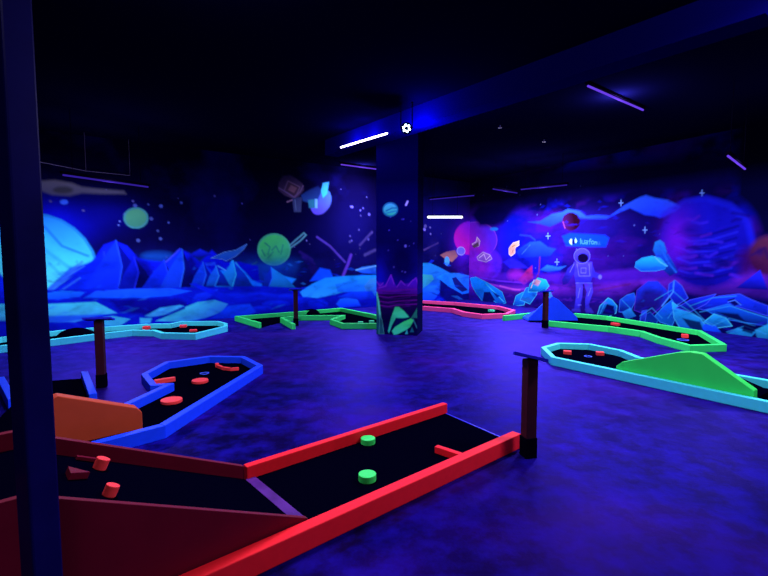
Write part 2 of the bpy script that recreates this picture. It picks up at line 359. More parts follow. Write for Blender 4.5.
# shelves of rock nearer the ground
A.poly([(-60, 345), (-60, 290), (0, 292), (44, 290), (262, 286), (300, 288), (380, 275), (470, 290), (470, 345)], (6, 20, 175), (5, 6, 120), soft=.04)
A.poly([(250, 292), (300, 290), (376, 290), (376, 318), (250, 318)], (6, 16, 160), (5, 8, 110), soft=.06)
A.poly([(300, 292), (312, 284), (325, 278), (345, 276), (376, 275), (376, 284), (350, 290), (336, 294), (318, 298), (303, 297)], (14, 115, 225), (30, 130, 215), soft=.04)
A.poly([(335, 284), (355, 280), (368, 276), (376, 277), (376, 292), (362, 292), (338, 292)], (20, 115, 210), (14, 80, 210), soft=.04)
A.poly([(355, 270), (362, 267), (376, 265), (376, 274), (362, 273)], (36, 95, 185), (8, 55, 190), soft=.03)
A.line([(356, 270), (376, 266)], (90, 150, 210), .02, .7)
A.poly([(364, 286), (370, 279), (376, 278), (376, 296), (366, 294)], (40, 110, 170), (20, 80, 190), soft=.04)
A.poly([(336, 304), (340, 299), (348, 297), (357, 299), (361, 306), (340, 308)], (14, 85, 240), (8, 40, 200), soft=.04)
A.poly([(338, 297), (350, 292), (372, 291), (376, 298), (362, 300)], (8, 50, 200), (6, 20, 150), soft=.05)
A.poly([(215, 294), (262, 292), (300, 297), (298, 303), (262, 300), (225, 302)], (8, 30, 200), (6, 12, 140), soft=.05)
for x, y, rx, ry in ((276, 304, 14, 3.5), (304, 301, 10, 4), (262, 309, 12, 3), (318, 304, 10, 5), (287, 297, 9, 3), (244, 300, 12, 3)):
    A.ell(x, y, rx, ry, (8, 36, 215), (5, 10, 150), soft=.06, op=.8)
A.poly([(44, 293), (62, 290), (86, 292), (80, 297), (58, 300), (44, 299)], (16, 95, 215), (10, 60, 215), soft=.03, edge=(8, 30, 190), ew=.015)
A.poly([(84, 298), (96, 291), (130, 289), (170, 288), (192, 291), (170, 296), (140, 298)], (16, 70, 230), (10, 70, 225), soft=.03)
A.poly([(110, 300), (140, 299), (180, 299), (190, 305), (150, 315), (120, 312)], (8, 8, 130), (6, 5, 100), soft=.08)
A.poly([(192, 300), (196, 294), (218, 289), (217, 293), (205, 300), (194, 305)], (12, 45, 215), (6, 20, 170), soft=.04)
A.poly([(190, 284), (195, 283), (235, 298), (262, 294), (255, 301), (225, 303), (218, 298)], (8, 30, 215), (6, 18, 170), soft=.04)
A.poly([(-50, 318), (-20, 304), (48, 304), (96, 302), (106, 307), (117, 313), (100, 315), (75, 322), (30, 322)], (52, 170, 200), (45, 130, 190), ((60, 303), (60, 320)), soft=.03)
A.poly([(44, 316), (80, 315), (100, 314), (110, 316), (60, 323), (40, 322)], (8, 40, 190), soft=.05, op=.8)
A.poly([(104, 317), (113, 316), (130, 319), (120, 326), (104, 326)], (45, 150, 190), soft=.03)
A.poly([(145, 316), (160, 308), (180, 305), (184, 306), (165, 315), (150, 317)], (48, 150, 205), (45, 130, 195), soft=.03)
A.poly([(156, 321), (175, 311), (198, 302), (215, 300), (228, 304), (222, 312), (205, 318), (185, 322)], (50, 170, 195), (35, 110, 190), ((190, 302), (200, 320)), soft=.03)
A.line([(160, 318), (184, 308)], (8, 30, 140), .03)
A.poly([(140, 318), (152, 318), (150, 323), (140, 324)], (45, 150, 195), soft=.03)
A.poly([(212, 318), (228, 306), (250, 304), (256, 312), (240, 320)], (10, 60, 225), (6, 30, 180), soft=.05)
# between the column and the corner
A.poly([(421, 263), (430, 263), (441, 268), (452, 274), (458, 281), (470, 290), (421, 290)], (22, 105, 175), (12, 60, 185), soft=.03)
A.poly([(421, 274), (432, 275), (434, 279), (428, 285), (421, 290)], (38, 130, 140), (30, 110, 165), soft=.03)
A.poly([(421, 291), (428, 286), (437, 285), (440, 292), (434, 300), (421, 302)], (20, 90, 205), (10, 50, 190), soft=.04)
A.poly([(440, 275), (452, 276), (470, 285), (475, 305), (450, 304), (440, 296)], (6, 8, 90), soft=.06)
A.poly([(436, 277), (445, 273), (458, 273), (475, 277), (478, 292), (462, 294), (448, 286), (442, 281)], (20, 110, 215), (14, 90, 225), soft=.03)
A.poly([(452, 278), (456, 277), (462, 284), (468, 290), (462, 292), (455, 287)], (5, 20, 90), soft=.03)
A.line([(424, 250), (432, 246), (438, 243)], (75, 55, 130), .03, .6)
A.ell(434, 249, 5, 10, (22, 16, 90), soft=.2, op=.5); A.stars(5, 424, 432, 225, 236, 4, (95, 85, 180), .04)
A.glow(466, 245, 12, 26, (80, 20, 200), .8)
A.ell(471, 238, 17, 17, (165, 20, 160), (120, 25, 215), ((460, 236), (470, 220)), soft=.05)
A.poly([(440, 255), (446, 252), (455, 250), (458, 256), (452, 262), (444, 258)], (110, 65, 90), (150, 95, 90), soft=.03)
A.ell(447, 261, 2.5, 4.5, (60, 140, 210), soft=.03)
A.ell(461, 251, 4, 4, (90, 90, 225), soft=.03, edge=(150, 140, 230), ew=.02)
A.strokes(130, 0, 470, 284, 322, [(4, 8, 110), (5, 10, 130), (10, 70, 240), (14, 40, 230), (30, 110, 225), (4, 5, 80), (8, 20, 190)], 52, .25)
A.strokes(14, 421, 470, 262, 300, [(4, 8, 110), (5, 10, 130), (10, 70, 240), (14, 40, 230), (30, 110, 225), (4, 5, 80), (8, 20, 190)], 53, .5)
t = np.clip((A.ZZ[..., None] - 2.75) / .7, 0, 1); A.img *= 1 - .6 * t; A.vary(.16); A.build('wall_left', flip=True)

# ============ right mural (s grows from the far corner towards the camera)
B = Mural(CORNER, U2, 9.6, .015, kw=KW * np.array((1.45, 1.08, 1.5)))
zz = B.ZZ[..., None]
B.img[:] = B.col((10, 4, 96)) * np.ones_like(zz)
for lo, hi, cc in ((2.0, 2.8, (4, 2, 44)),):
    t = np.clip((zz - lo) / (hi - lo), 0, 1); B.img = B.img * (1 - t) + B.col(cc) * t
nb = B.noise(.9, 5, 8, .8); al = np.clip((nb - .54) * 3.6, 0, .5); B.img = B.img * (1 - al[..., None]) + B.col((14, 14, 225)) * al[..., None]
nb = B.noise(1.3, 5, 18, .5); al = np.clip((nb - .52) * 3, 0, .6); B.img = B.img * (1 - al[..., None]) + B.col((60, 8, 150)) * al[..., None]
B.glow(508, 235, 20, 30, (10, 18, 240), .85); B.glow(536, 255, 22, 12, (14, 24, 230), .4); B.glow(595, 225, 50, 18, (34, 10, 140), .5)
B.glow(635, 262, 40, 18, (22, 6, 105), .6); B.glow(600, 285, 60, 12, (38, 8, 105), .6)
B.poly([(440, 180), (768, 150), (768, 176), (700, 190), (640, 194), (590, 200), (545, 198), (520, 205), (505, 219), (497, 226), (484, 226), (470, 210)], (6, 3, 62), (14, 5, 92), soft=.25)
B.stars(30, 480, 768, 185, 275, 31, (80, 75, 220), .014)
# pink planets by the corner
B.glow(476, 245, 18, 32, (95, 22, 230), .9); B.glow(472, 268, 26, 12, (90, 20, 210), .6)
B.ell(476, 240, 21, 18, (170, 18, 165), (90, 30, 235), ((462, 245), (484, 222)), soft=.05, edge=(140, 50, 230), ew=.03)
B.ell(482, 264, 20, 18, (190, 20, 130), (85, 25, 240), ((466, 262), (494, 254)), soft=.1, op=.85)
B.ell(471, 262, 11, 14, (125, 25, 215), soft=.2, op=.8)
B.poly([(494, 226), (480, 226), (472, 215), (480, 205), (500, 205), (510, 212), (503, 222)], (8, 3, 80), soft=.15)
B.ell(494, 229, 4, 1.6, (30, 110, 250), soft=.05)
# rocks adrift
def rock(px, c=(225, 150, 210), e=(240, 190, 225)):
    B.poly(px, c, (120, 60, 190), soft=.03, edge=e, ew=.018)
rock([(476, 242), (477, 237), (480, 241), (479, 246), (475, 247), (472, 244)], (200, 120, 190))
B.poly([(472, 246), (478, 242), (479, 246), (474, 248)], (90, 60, 90), soft=.02)
rock([(477, 257), (483, 252), (490, 255), (492, 259), (486, 262), (478, 260)], (150, 85, 200), (205, 150, 230))
B.line([(479, 258), (484, 254), (486, 260), (490, 256)], (230, 170, 240), .012)
B.poly([(509, 248), (513, 243), (519, 241), (519, 245), (515, 248), (515, 253), (511, 256), (509, 254)], (240, 160, 165), (225, 130, 150), soft=.03, edge=(250, 195, 190), ew=.015)
B.line([(512, 247), (515, 245)], (160, 110, 60), .015); B.line([(512, 253), (513, 250)], (130, 70, 90), .012)
# purple dune lines
for k, (y, c) in enumerate(((272, (85, 20, 200)), (278, (60, 12, 165)), (284, (110, 25, 190)), (290, (45, 10, 130)), (297, (28, 8, 110)), (304, (35, 8, 95)))):
    B.poly([(460, y - 2), (500, y + 1), (540, y + 2), (600, y), (640, y - 4), (768, y - 12), (768, y + 12), (600, y + 12), (460, y + 8)], c, soft=.1, op=.55)
for l, c in (([(472, 280), (490, 284), (515, 290), (530, 288)], (140, 40, 200)), ([(478, 284), (500, 290), (520, 294)], (60, 15, 120)), ([(470, 276), (500, 281), (526, 283)], (100, 30, 220)),
             ([(500, 286), (512, 289), (520, 290)], (180, 60, 200)), ([(552, 284), (575, 288), (600, 285)], (70, 15, 140)), ([(600, 290), (630, 284)], (90, 20, 130))):
    B.line(l, c, .03, .8)
B.ell(516, 275, 8, 5, (150, 25, 190), soft=.2, op=.7); B.poly([(518, 280), (527, 270), (532, 266), (533, 278), (524, 285)], (165, 22, 110), (110, 20, 160), soft=.06)
B.line([(540, 255), (539, 272), (536, 280)], (110, 30, 60), .03, .7)
B.poly([(503, 262), (512, 258), (520, 262), (528, 268), (510, 268)], (40, 25, 235), soft=.06, op=.8)
# pale blue cloud streaks, dark planet
B.poly([(528, 222), (540, 221), (552, 214), (562, 212), (568, 209), (580, 211), (586, 216), (598, 215), (610, 216), (625, 205), (640, 197), (646, 195), (655, 198), (668, 200), (680, 206), (689, 214), (684, 216), (672, 213), (660, 218), (654, 216), (645, 215), (630, 208), (618, 213), (606, 219), (590, 219), (575, 218), (560, 222), (550, 227), (540, 224)], (40, 75, 255), (20, 30, 230), soft=.05)
B.poly([(520, 258), (516, 252), (520, 248), (530, 242), (540, 241), (548, 247), (556, 249), (550, 256), (536, 257)], (25, 55, 250), (14, 25, 210), soft=.05)
B.line([(520, 235), (530, 236), (535, 240)], (30, 45, 240), .03, .7); B.line([(522, 254), (530, 245)], (50, 80, 250), .02, .7)
B.poly([(540, 270), (547, 265), (558, 267), (566, 266), (560, 270), (548, 272)], (35, 85, 240), (20, 40, 220), soft=.04)
B.ell(571, 221.5, 9, 9, (58, 10, 84), (26, 2, 22), ((562, 224), (574, 219)), soft=.03)
B.line([(565, 228), (563, 222)], (140, 50, 170), .02, .6)
for x, y in ((548, 236), (557, 262), (621, 203), (645, 230), (702, 193)):
    B.line([(x, y - 3), (x, y + 3)], (110, 130, 255), .014, .8); B.line([(x - 2, y), (x + 2, y)], (110, 130, 255), .014, .8)
# banner with its emblem and lettering
B.poly([(562, 236), (570, 233), (605, 235), (609, 238), (606, 247), (590, 247), (566, 246)], (10, 40, 245), (8, 50, 250), soft=.05)
B.poly([(569, 241), (571, 238.5), (573, 240.5), (572, 245), (570, 244)], (150, 170, 255), soft=.02); B.poly([(575.5, 238), (577, 241), (576, 243.5), (574.4, 241.5)], (150, 190, 255), soft=.02)
B.ell(573.4, 242, 1.6, 2.6, (12, 12, 90), soft=.02)
LT = {'l': [[(0, 1), (0, 0)]], 'u': [[(0, .7), (0, .1), (.3, 0), (.55, .1)], [(.55, .7), (.55, 0)]], 'a': [[(.05, .68), (.5, .62), (.5, 0), (.1, .02), (.05, .3), (.5, .38)]],
      'f': [[(.5, 1), (.25, .95), (.2, 0)], [(0, .62), (.5, .62)]], 'o': [[(.25, .7), (0, .5), (0, .15), (.25, 0), (.5, .15), (.5, .5), (.25, .7)]],
      'n': [[(0, .7), (0, 0)], [(0, .6), (.3, .7), (.5, .55), (.5, 0)]], '.': [[(.1, .05), (.15, .05)]], 'c': [[(.5, .62), (.25, .7), (0, .35), (.25, 0), (.5, .1)]]}
x = 580.5
for ch in 'luafonu.':
    adv = {'l': 1.4, '.': 1.2, 'f': 3.0}.get(ch, 3.6) * .95
    sc = 1 if x < 594 else .75
    for st in LT[ch]: B.line([(x + a * 4.6 * sc, 243.8 + (x - 580) * .04 - b * 5.0 * sc) for a, b in st], (60, 115, 255) if x < 596 else (40, 75, 240), .012)
    x += adv * sc
# standing astronaut
B.glow(582, 284, 17, 30, (16, 5, 90), .75)
BO = (66, 46, 225); BD = (24, 10, 120); BH = (120, 100, 250)
B.poly([(574, 262), (592, 262), (593, 276), (590, 284), (576, 284), (574, 274)], BO, (34, 22, 170), soft=.03)
B.poly([(576, 262), (568, 268), (562, 280), (563, 285), (568, 283), (574, 274)], (44, 28, 180), BD, soft=.03)
B.poly([(592, 264), (595, 272), (602, 275), (600, 279), (592, 277)], (44, 28, 180), soft=.03); B.ell(600, 277, 1.8, 2.2, BH, soft=.03, op=.6)
B.poly([(576, 283), (583, 284), (582, 298), (579, 310), (574, 310), (576, 297)], BO, (36, 22, 160), soft=.03)
B.poly([(584, 284), (592, 283), (593, 292), (589, 304), (590, 311), (585, 310), (585, 300), (587, 292)], BO, (36, 22, 160), soft=.03)
B.poly([(572, 309), (580, 308), (581, 313), (571, 313)], (44, 30, 150), soft=.03); B.poly([(585, 308), (591, 308), (594, 313), (586, 314)], (44, 30, 150), soft=.03)
B.ell(582, 256, 8, 7.6, (60, 44, 220), (46, 28, 190), soft=.02, edge=(95, 80, 245), ew=.012)
B.ell(583, 258, 5.4, 4.6, (8, 2, 40), soft=.03)
for l in ([(577, 264), (579, 276), (590, 276), (589, 264)], [(581, 268), (586, 268), (586, 273), (581, 273), (581, 268)], [(574, 264), (570, 272)], [(591, 288), (588, 296)], [(578, 298), (580, 288)], [(576, 283), (592, 283)], [(578, 305), (581, 305)]):
    B.line(l, BH, .012, .5)
B.line([(583.5, 285), (584.5, 308)], (16, 6, 90), .03, .8)
# far right giant planet with a rust moon
B.ell(706, 243, 47, 45, (20, 14, 190), (14, 6, 140), ((700, 200), (700, 285)), soft=.12)
B.line([(664, 215), (685, 201), (706, 198), (730, 205), (748, 222), (753, 245)], (24, 24, 225), .07, .6)
for k in range(9):
    B.line([(672 + k, 228 + k * 6), (690, 236 + k * 5.4), (712, 234 + k * 5.5), (738 - k, 226 + k * 6)], (34, 28, 225) if k % 2 else (8, 4, 100), .03, .55)
B.glow(677, 238, 16, 26, (100, 12, 205), .85)
for k in range(26):
    rs = random.Random(k); x = rs.uniform(672, 735); y = rs.uniform(212, 278); w = rs.uniform(8, 18)
    B.line([(x, y), (x + w * .5, y - rs.uniform(-2, 2)), (x + w, y + rs.uniform(-3, 3))], rs.choice([(14, 4, 110), (10, 4, 130), (50, 24, 220), (70, 18, 190)]), .035, .55)
B.ell(690, 230, 8, 5, (14, 6, 130), soft=.2, op=.8); B.ell(722, 263, 9, 4, (8, 3, 95), soft=.1, op=.8); B.ell(708, 271, 7, 3, (8, 3, 95), soft=.1, op=.7)
B.poly([(738, 150), (735, 197), (745, 205), (753, 215), (758, 228), (760, 237), (775, 237), (900, 240), (900, 100), (738, 120)], (4, 3, 48), soft=.2)
B.ell(770, 256, 22, 20, (90, 30, 75), (60, 10, 70), ((772, 240), (755, 268)), soft=.1)
B.ell(746, 262, 8, 14, (50, 4, 60), soft=.2, op=.7); B.ell(760, 252, 4, 4, (44, 10, 95), soft=.08, op=.8); B.line([(752, 255), (765, 248), (768, 258)], (40, 10, 90), .03, .7)
# balanced boulders
B.poly([(655, 242), (660, 240), (664, 243), (667, 252), (666, 256), (656, 256), (653, 250)], (30, 110, 230), (20, 60, 200), soft=.03)
B.poly([(656, 256), (668, 254), (674, 264), (678, 272), (670, 276), (663, 270)], (18, 60, 200), (10, 20, 130), soft=.03)
B.poly([(636, 262), (642, 258), (652, 256), (660, 258), (666, 264), (665, 269), (655, 271), (641, 271), (635, 267)], (30, 150, 245), (14, 50, 200), soft=.03, edge=(40, 120, 230), ew=.012)
B.line([(655, 257), (660, 262), (667, 266)], (70, 150, 240), .02); B.line([(660, 246), (668, 262), (676, 272)], (30, 80, 220), .025, .8)
# dark faceted rocks at the foot of the wall
B.poly([(480, 330), (480, 304), (520, 306), (596, 314), (620, 300), (640, 285), (672, 290), (700, 296), (735, 294), (768, 300), (900, 300), (900, 380), (480, 350)], (6, 3, 80), (3, 2, 60), soft=.08)
def facet(px, c, c2=None, e=None, op=1):
    c = tuple(min(255, v * 1.12) for v in c); c2 = tuple(v * (.7 if c2 else .4) for v in (c2 or c)); B.poly(px, c, c2, soft=.025, edge=e, ew=.014, op=op)
facet([(470, 278), (476, 277), (488, 283), (502, 292), (506, 303), (500, 305), (492, 300), (483, 302), (476, 293), (472, 286)], (16, 110, 225), (14, 80, 235), (40, 150, 235))
B.poly([(484, 292), (490, 292), (495, 300), (490, 304), (482, 304)], (8, 10, 90), soft=.03); B.line([(486, 284), (494, 292), (504, 302)], (60, 170, 235), .02, .8)
B.poly([(492, 291), (500, 296), (497, 298)], (10, 30, 120), soft=.03)
facet([(513, 306), (516, 296), (523, 292), (527, 297), (524, 305)], (20, 110, 225), (14, 60, 215), (70, 170, 240))
facet([(520, 300), (526, 288), (533, 286), (537, 294), (530, 304)], (14, 80, 220), (30, 120, 220), (60, 160, 240))
facet([(528, 292), (530, 284), (538, 278), (546, 280), (549, 286), (544, 292), (536, 292)], (24, 140, 225), (18, 90, 225), (60, 170, 240))
B.poly([(533, 284), (536, 279), (541, 281), (538, 286)], (175, 110, 150), soft=.03); B.line([(531, 288), (534, 280)], (220, 160, 180), .015)
facet([(544, 293), (550, 290), (554, 300), (552, 306), (545, 304)], (30, 120, 200), (12, 50, 190))
facet([(597, 316), (600, 306), (608, 298), (612, 300), (617, 306), (616, 313), (606, 318)], (16, 90, 190), (4, 10, 90), (70, 160, 220))
B.poly([(602, 314), (607, 304), (614, 306), (615, 316)], (5, 4, 70), soft=.03)
facet([(619, 312), (620, 300), (627, 295), (634, 293), (636, 300), (630, 312)], (20, 60, 200), (10, 20, 140), (50, 90, 220))
facet([(634, 310), (637, 290), (648, 281), (658, 281), (667, 290), (669, 296), (660, 308), (650, 316)], (24, 36, 200), (30, 6, 105), (75, 30, 190))
B.poly([(637, 304), (645, 290), (662, 292), (660, 306), (648, 314)], (24, 5, 90), soft=.12, op=.7)
facet([(668, 294), (669, 284), (675, 280), (682, 286), (688, 298), (676, 306)], (24, 40, 220), (14, 20, 180), (60, 70, 235))
B.line([(674, 281), (673, 292), (662, 306)], (60, 110, 230), .018)
facet([(655, 316), (664, 306), (672, 300), (678, 312), (672, 326), (660, 322)], (16, 70, 215), (10, 90, 200), (40, 110, 220))
facet([(640, 318), (650, 312), (658, 320), (654, 330), (640, 324)], (6, 20, 120), (6, 60, 150), (20, 80, 180))
facet([(672, 302), (684, 310), (700, 318), (706, 326), (700, 334), (680, 328), (674, 318)], (30, 130, 215), (14, 70, 225), (60, 150, 225))
facet([(688, 306), (700, 300), (720, 296), (740, 294), (752, 300), (768, 306), (768, 316), (730, 304), (704, 310)], (18, 40, 225), (14, 20, 190), (50, 60, 235))
facet([(676, 308), (690, 300), (716, 294), (706, 304), (690, 312)], (22, 34, 220), None, (60, 60, 230))
facet([(706, 310), (728, 304), (748, 312), (768, 318), (768, 326), (742, 322), (720, 318)], (14, 70, 210), (6, 12, 120), (30, 90, 215))
facet([(704, 322), (714, 314), (726, 318), (732, 326), (716, 328)], (24, 120, 210), (8, 50, 180), (60, 160, 220))
facet([(700, 332), (704, 324), (716, 326), (724, 336), (712, 340)], (16, 60, 220), (10, 40, 200))
facet([(726, 334), (738, 328), (756, 332), (748, 340), (732, 340)], (26, 110, 190), (14, 70, 160))
facet([(755, 330), (768, 324), (790, 330), (780, 342), (758, 342)], (36, 130, 190), (16, 70, 180))
B.poly([(727, 300), (734, 298), (742, 304), (734, 306)], (6, 4, 90), soft=.02); B.line([(728, 302), (735, 300), (741, 305)], (60, 90, 230), .012)
facet([(760, 270), (744, 282), (736, 288), (768, 290)], (26, 26, 225), (16, 8, 160))
facet([(626, 320), (622, 312), (630, 308), (636, 316)], (30, 110, 210), (8, 30, 150)); facet([(640, 322), (642, 311), (647, 310), (645, 322)], (30, 50, 200), (16, 20, 150), (50, 70, 210))
B.strokes(40, 597, 768, 290, 320, [(3, 2, 60), (14, 70, 225), (4, 3, 80), (10, 20, 170), (30, 20, 200), (4, 5, 90)], 61, .35, .1)
for l in ([(655, 300), (672, 290), (690, 306), (706, 322)], [(690, 306), (712, 298), (736, 296)], [(700, 312), (730, 306), (768, 318)], [(640, 316), (652, 308), (662, 318)], [(606, 300), (600, 314)],
          [(668, 318), (678, 304), (700, 318), (716, 326)], [(712, 326), (730, 318), (755, 326)], [(622, 300), (632, 310)], [(727, 332), (745, 326), (766, 334)]):
    B.line(l, (45, 130, 220), .014, .45)
B.poly([(682, 318), (700, 322), (704, 332), (690, 328)], (3, 3, 60), soft=.03, op=.9); B.poly([(716, 312), (738, 314), (746, 322), (730, 318)], (3, 3, 60), soft=.03, op=.9); B.poly([(744, 324), (758, 326), (752, 334), (742, 331)], (3, 3, 60), soft=.03, op=.9)
B.strokes(60, 505, 600, 280, 306, [(20, 5, 110), (60, 12, 160), (90, 20, 190), (14, 8, 130)], 62, .35, .05)
B.strokes(90, 520, 735, 200, 280, [(20, 10, 150), (14, 20, 220), (34, 14, 200), (10, 5, 110)], 63, .3)
# the mural carries on past what the photo shows
for k, xx in enumerate(range(795, 1300, 55)):
    facet([(xx, 350 + k * 4), (xx + 8, 318), (xx + 26, 306), (xx + 48, 322), (xx + 54, 352 + k * 4)], (18, 50, 210), (8, 40, 150), (50, 110, 225))
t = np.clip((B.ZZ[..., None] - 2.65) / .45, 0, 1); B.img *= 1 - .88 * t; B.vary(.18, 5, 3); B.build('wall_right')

# ------------------------------------------------------------------ rest of the shell
def quadwall(name, a, b, z0, z1, m):
    bm = NB(); n = np.array((-(b - a)[1], (b - a)[0])); n = n / np.linalg.norm(n) * .06
    prism(bm, [a, b, b + n, a + n], z0, z1); return tag(obj(name, bm, m), kind='structure')
quadwall('wall_front', np.array(CORNER + 9.6 * U2), np.array(WB), 0, ZC, 'dark')
quadwall('wall_back', np.array(WB), np.array(WD), 0, ZC, 'dark')
quadwall('wall_side', np.array(WD), np.array(WA), 0, ZC, 'dark')
bm = NB(); prism(bm, [WA - U1 * .1 - U2 * .1, CORNER - U2 * .1 + U1 * .1, WB + U1 * .1, WD - U1 * .1], -.1, 0)
M['floor'] = floor_mat(); tag(obj('floor', bm, 'floor'), kind='structure')
bm = NB(); prism(bm, [WA - U1 * .1 - U2 * .1, CORNER - U2 * .1 + U1 * .1, WB + U1 * .1, WD - U1 * .1], ZC, ZC + .1)
tag(obj('ceiling', bm, 'ceil'), kind='structure')
# black bulkhead running across the ceiling behind the lamps
b0 = np.array(P(325, 140, ZC)); b1 = np.array(P(440, 97, ZC)); bd = (b1 - b0) / np.linalg.norm(b1 - b0); bn = np.array((-bd[1], bd[0]))
BEAM0, BD_, BN_ = b0, bd, bn
bm = NB(); prism(bm, [b0, b0 + bd * 7.0, b0 + bd * 7.0 + bn * .3, b0 + bn * .3], ZC - .3, ZC)
tag(obj('trim_1', bm, 'beam'), kind='structure')

# ------------------------------------------------------------------ painted column
cx0 = np.array(P(376.5, 334)); cx1 = np.array(P(417, 335.8)); ca = np.array((.995, -.05)); ca = (cx1 - cx0) / np.linalg.norm(cx1 - cx0)
cw = np.linalg.norm(cx1 - cx0); cn = np.array((-ca[1], ca[0]))
rot = math.radians(7); dirF = np.array((math.cos(-rot), math.sin(-rot))); dirF = ca
col = thing('painted_column', 'square ceiling column painted with a small green planet, purple dunes and green leaf-like rocks', 'column', (float(cx0[0]), float(cx0[1]), 0))
KC = KW * .9
C1 = Mural(cx0, ca, cw, .012, kw=KC)
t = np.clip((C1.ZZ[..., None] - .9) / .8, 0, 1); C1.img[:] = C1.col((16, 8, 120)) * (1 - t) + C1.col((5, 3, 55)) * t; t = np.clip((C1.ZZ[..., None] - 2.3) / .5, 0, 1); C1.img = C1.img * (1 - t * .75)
C1.ell(402, 262, 14, 18, (3, 1, 34), soft=.3, op=.8); C1.glow(380, 280, 5, 14, (10, 14, 170), .6)
C1.stars(12, 380, 415, 215, 280, 3, (60, 50, 150), .012); C1.ell(405.5, 246, 1.2, 1.4, (90, 80, 170), soft=.02)
C1.line([(407.6, 201.5), (406, 205)], (200, 180, 250), .02)
C1.ell(390.3, 209.5, 7.2, 6.6, (80, 225, 165), (45, 195, 110), soft=.03, edge=(30, 110, 120), ew=.02)
C1.line([(386, 211), (392, 208), (397, 208)], (25, 120, 120), .014); C1.line([(385, 213.5), (391, 212), (396, 211)], (35, 140, 130), .012)
C1.poly([(376, 289), (380, 282), (384, 285), (388, 283), (391, 275), (394, 283), (397, 287), (401, 281), (405, 284), (410, 283), (416, 278), (421, 284), (421, 296), (376, 296)], (60, 14, 165), (70, 8, 110), soft=.03)
for l in ([(377, 282), (380, 286), (383, 283)], [(386, 285), (391, 275), (394, 284)], [(397, 287), (401, 281), (405, 285)], [(408, 286), (412, 281), (416, 278), (418, 284)], [(379, 288), (386, 286)]):
    C1.line(l, (105, 30, 170), .014, .8)
C1.poly([(376, 294), (421, 294), (421, 345), (376, 345)], (26, 4, 60), (6, 2, 50), ((400, 294), (400, 320)), soft=.02)
for y in (290, 296, 301, 305): C1.line([(378, y), (388, y + 1.5), (399, y), (418, y - 1)], (90, 12, 120), .014, .7); C1.line([(383, y + 2), (396, y + 3), (410, y + 1)], (50, 10, 90), .012, .7)
C1.poly([(376, 293), (378, 300), (380, 312), (382, 325), (384, 335), (376, 336)], (30, 90, 90), (12, 60, 80), soft=.02)
C1.line([(376.4, 293), (378.5, 302), (380, 315), (382, 332)], (70, 190, 150), .02)
C1.poly([(380, 315), (382, 320), (384, 334), (379, 334)], (20, 70, 80), soft=.02, edge=(60, 130, 130), ew=.01)
C1.poly([(388, 331), (391, 318), (395, 307), (399, 307), (404, 311), (409, 317), (402, 319), (396, 318), (392, 325), (389, 333)], (50, 190, 110), (40, 170, 140), soft=.02)
C1.poly([(396, 318), (409, 318), (400, 324), (393, 331)], (4, 12, 60), soft=.03)
C1.poly([(392, 331), (395, 327), (403, 322), (411, 318.5), (414, 320), (410, 327), (406, 330), (398, 334), (394, 335)], (45, 200, 80), (50, 190, 140), soft=.02)
C1.poly([(411, 318), (416, 310), (421, 301), (421, 318), (416, 318)], (30, 120, 90), (30, 100, 90), soft=.02)
C1.line([(413, 319), (417, 328)], (40, 110, 120), .012, .8); C1.poly([(405, 334), (407, 329), (408, 334)], (40, 150, 150), soft=.015)
C1.poly([(410, 332), (412, 327), (414, 332)], (20, 90, 110), soft=.02)
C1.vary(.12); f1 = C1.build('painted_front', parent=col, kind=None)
c2a = cx0 + ca * cw; sd = np.array((math.cos(math.radians(64)), math.sin(math.radians(64))))
tgt = np.array(P(421, 331)); sd = np.array((.75, 1.0)); sd /= np.linalg.norm(sd); dep = .14
# side face: from the right front edge back to the column's rear edge
C2 = Mural(c2a, cn * 1.0 + ca * .0, .6, .02, kw=KC); 
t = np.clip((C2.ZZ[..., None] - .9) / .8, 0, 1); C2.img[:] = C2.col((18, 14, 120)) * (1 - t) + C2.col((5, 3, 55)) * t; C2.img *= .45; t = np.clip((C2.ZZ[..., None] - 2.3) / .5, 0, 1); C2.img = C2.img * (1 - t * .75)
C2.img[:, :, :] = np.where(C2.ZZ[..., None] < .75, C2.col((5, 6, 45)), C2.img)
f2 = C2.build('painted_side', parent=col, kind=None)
C3 = Mural(cx0, cn, .6, .05, kw=KC); C3.img[:] = C3.col((10, 8, 100)); f3 = C3.build('painted_side', parent=col, kind=None, flip=True)
C4 = Mural(cx0 + cn * .6, ca, cw, .05, kw=KC); C4.img[:] = C4.col((10, 8, 100)); f4 = C4.build('painted_back', parent=col, kind=None, flip=True)
for f in (f1, f2, f3, f4):
    for v in f.data.vertices: v.co.x -= col.location.x; v.co.y -= col.location.y

# ------------------------------------------------------------------ the dark pillar close by at the left
pc = np.array((-1.02, 1.32)); bm = NB(); box(bm, (pc[0], pc[1], 0), .078, .078, ZC, math.radians(-28))
pil = thing('support_pillar', 'slim glossy dark blue square pillar close to the camera at the left edge', 'pillar', (float(pc[0]), float(pc[1]), 0))
obj('shaft', bm, 'pillar', pil, bevel=.006)
bm = NB(); box(bm, (pc[0], pc[1], 0), .16, .16, .012, math.radians(-28)); obj('base_plate', bm, 'black', pil)

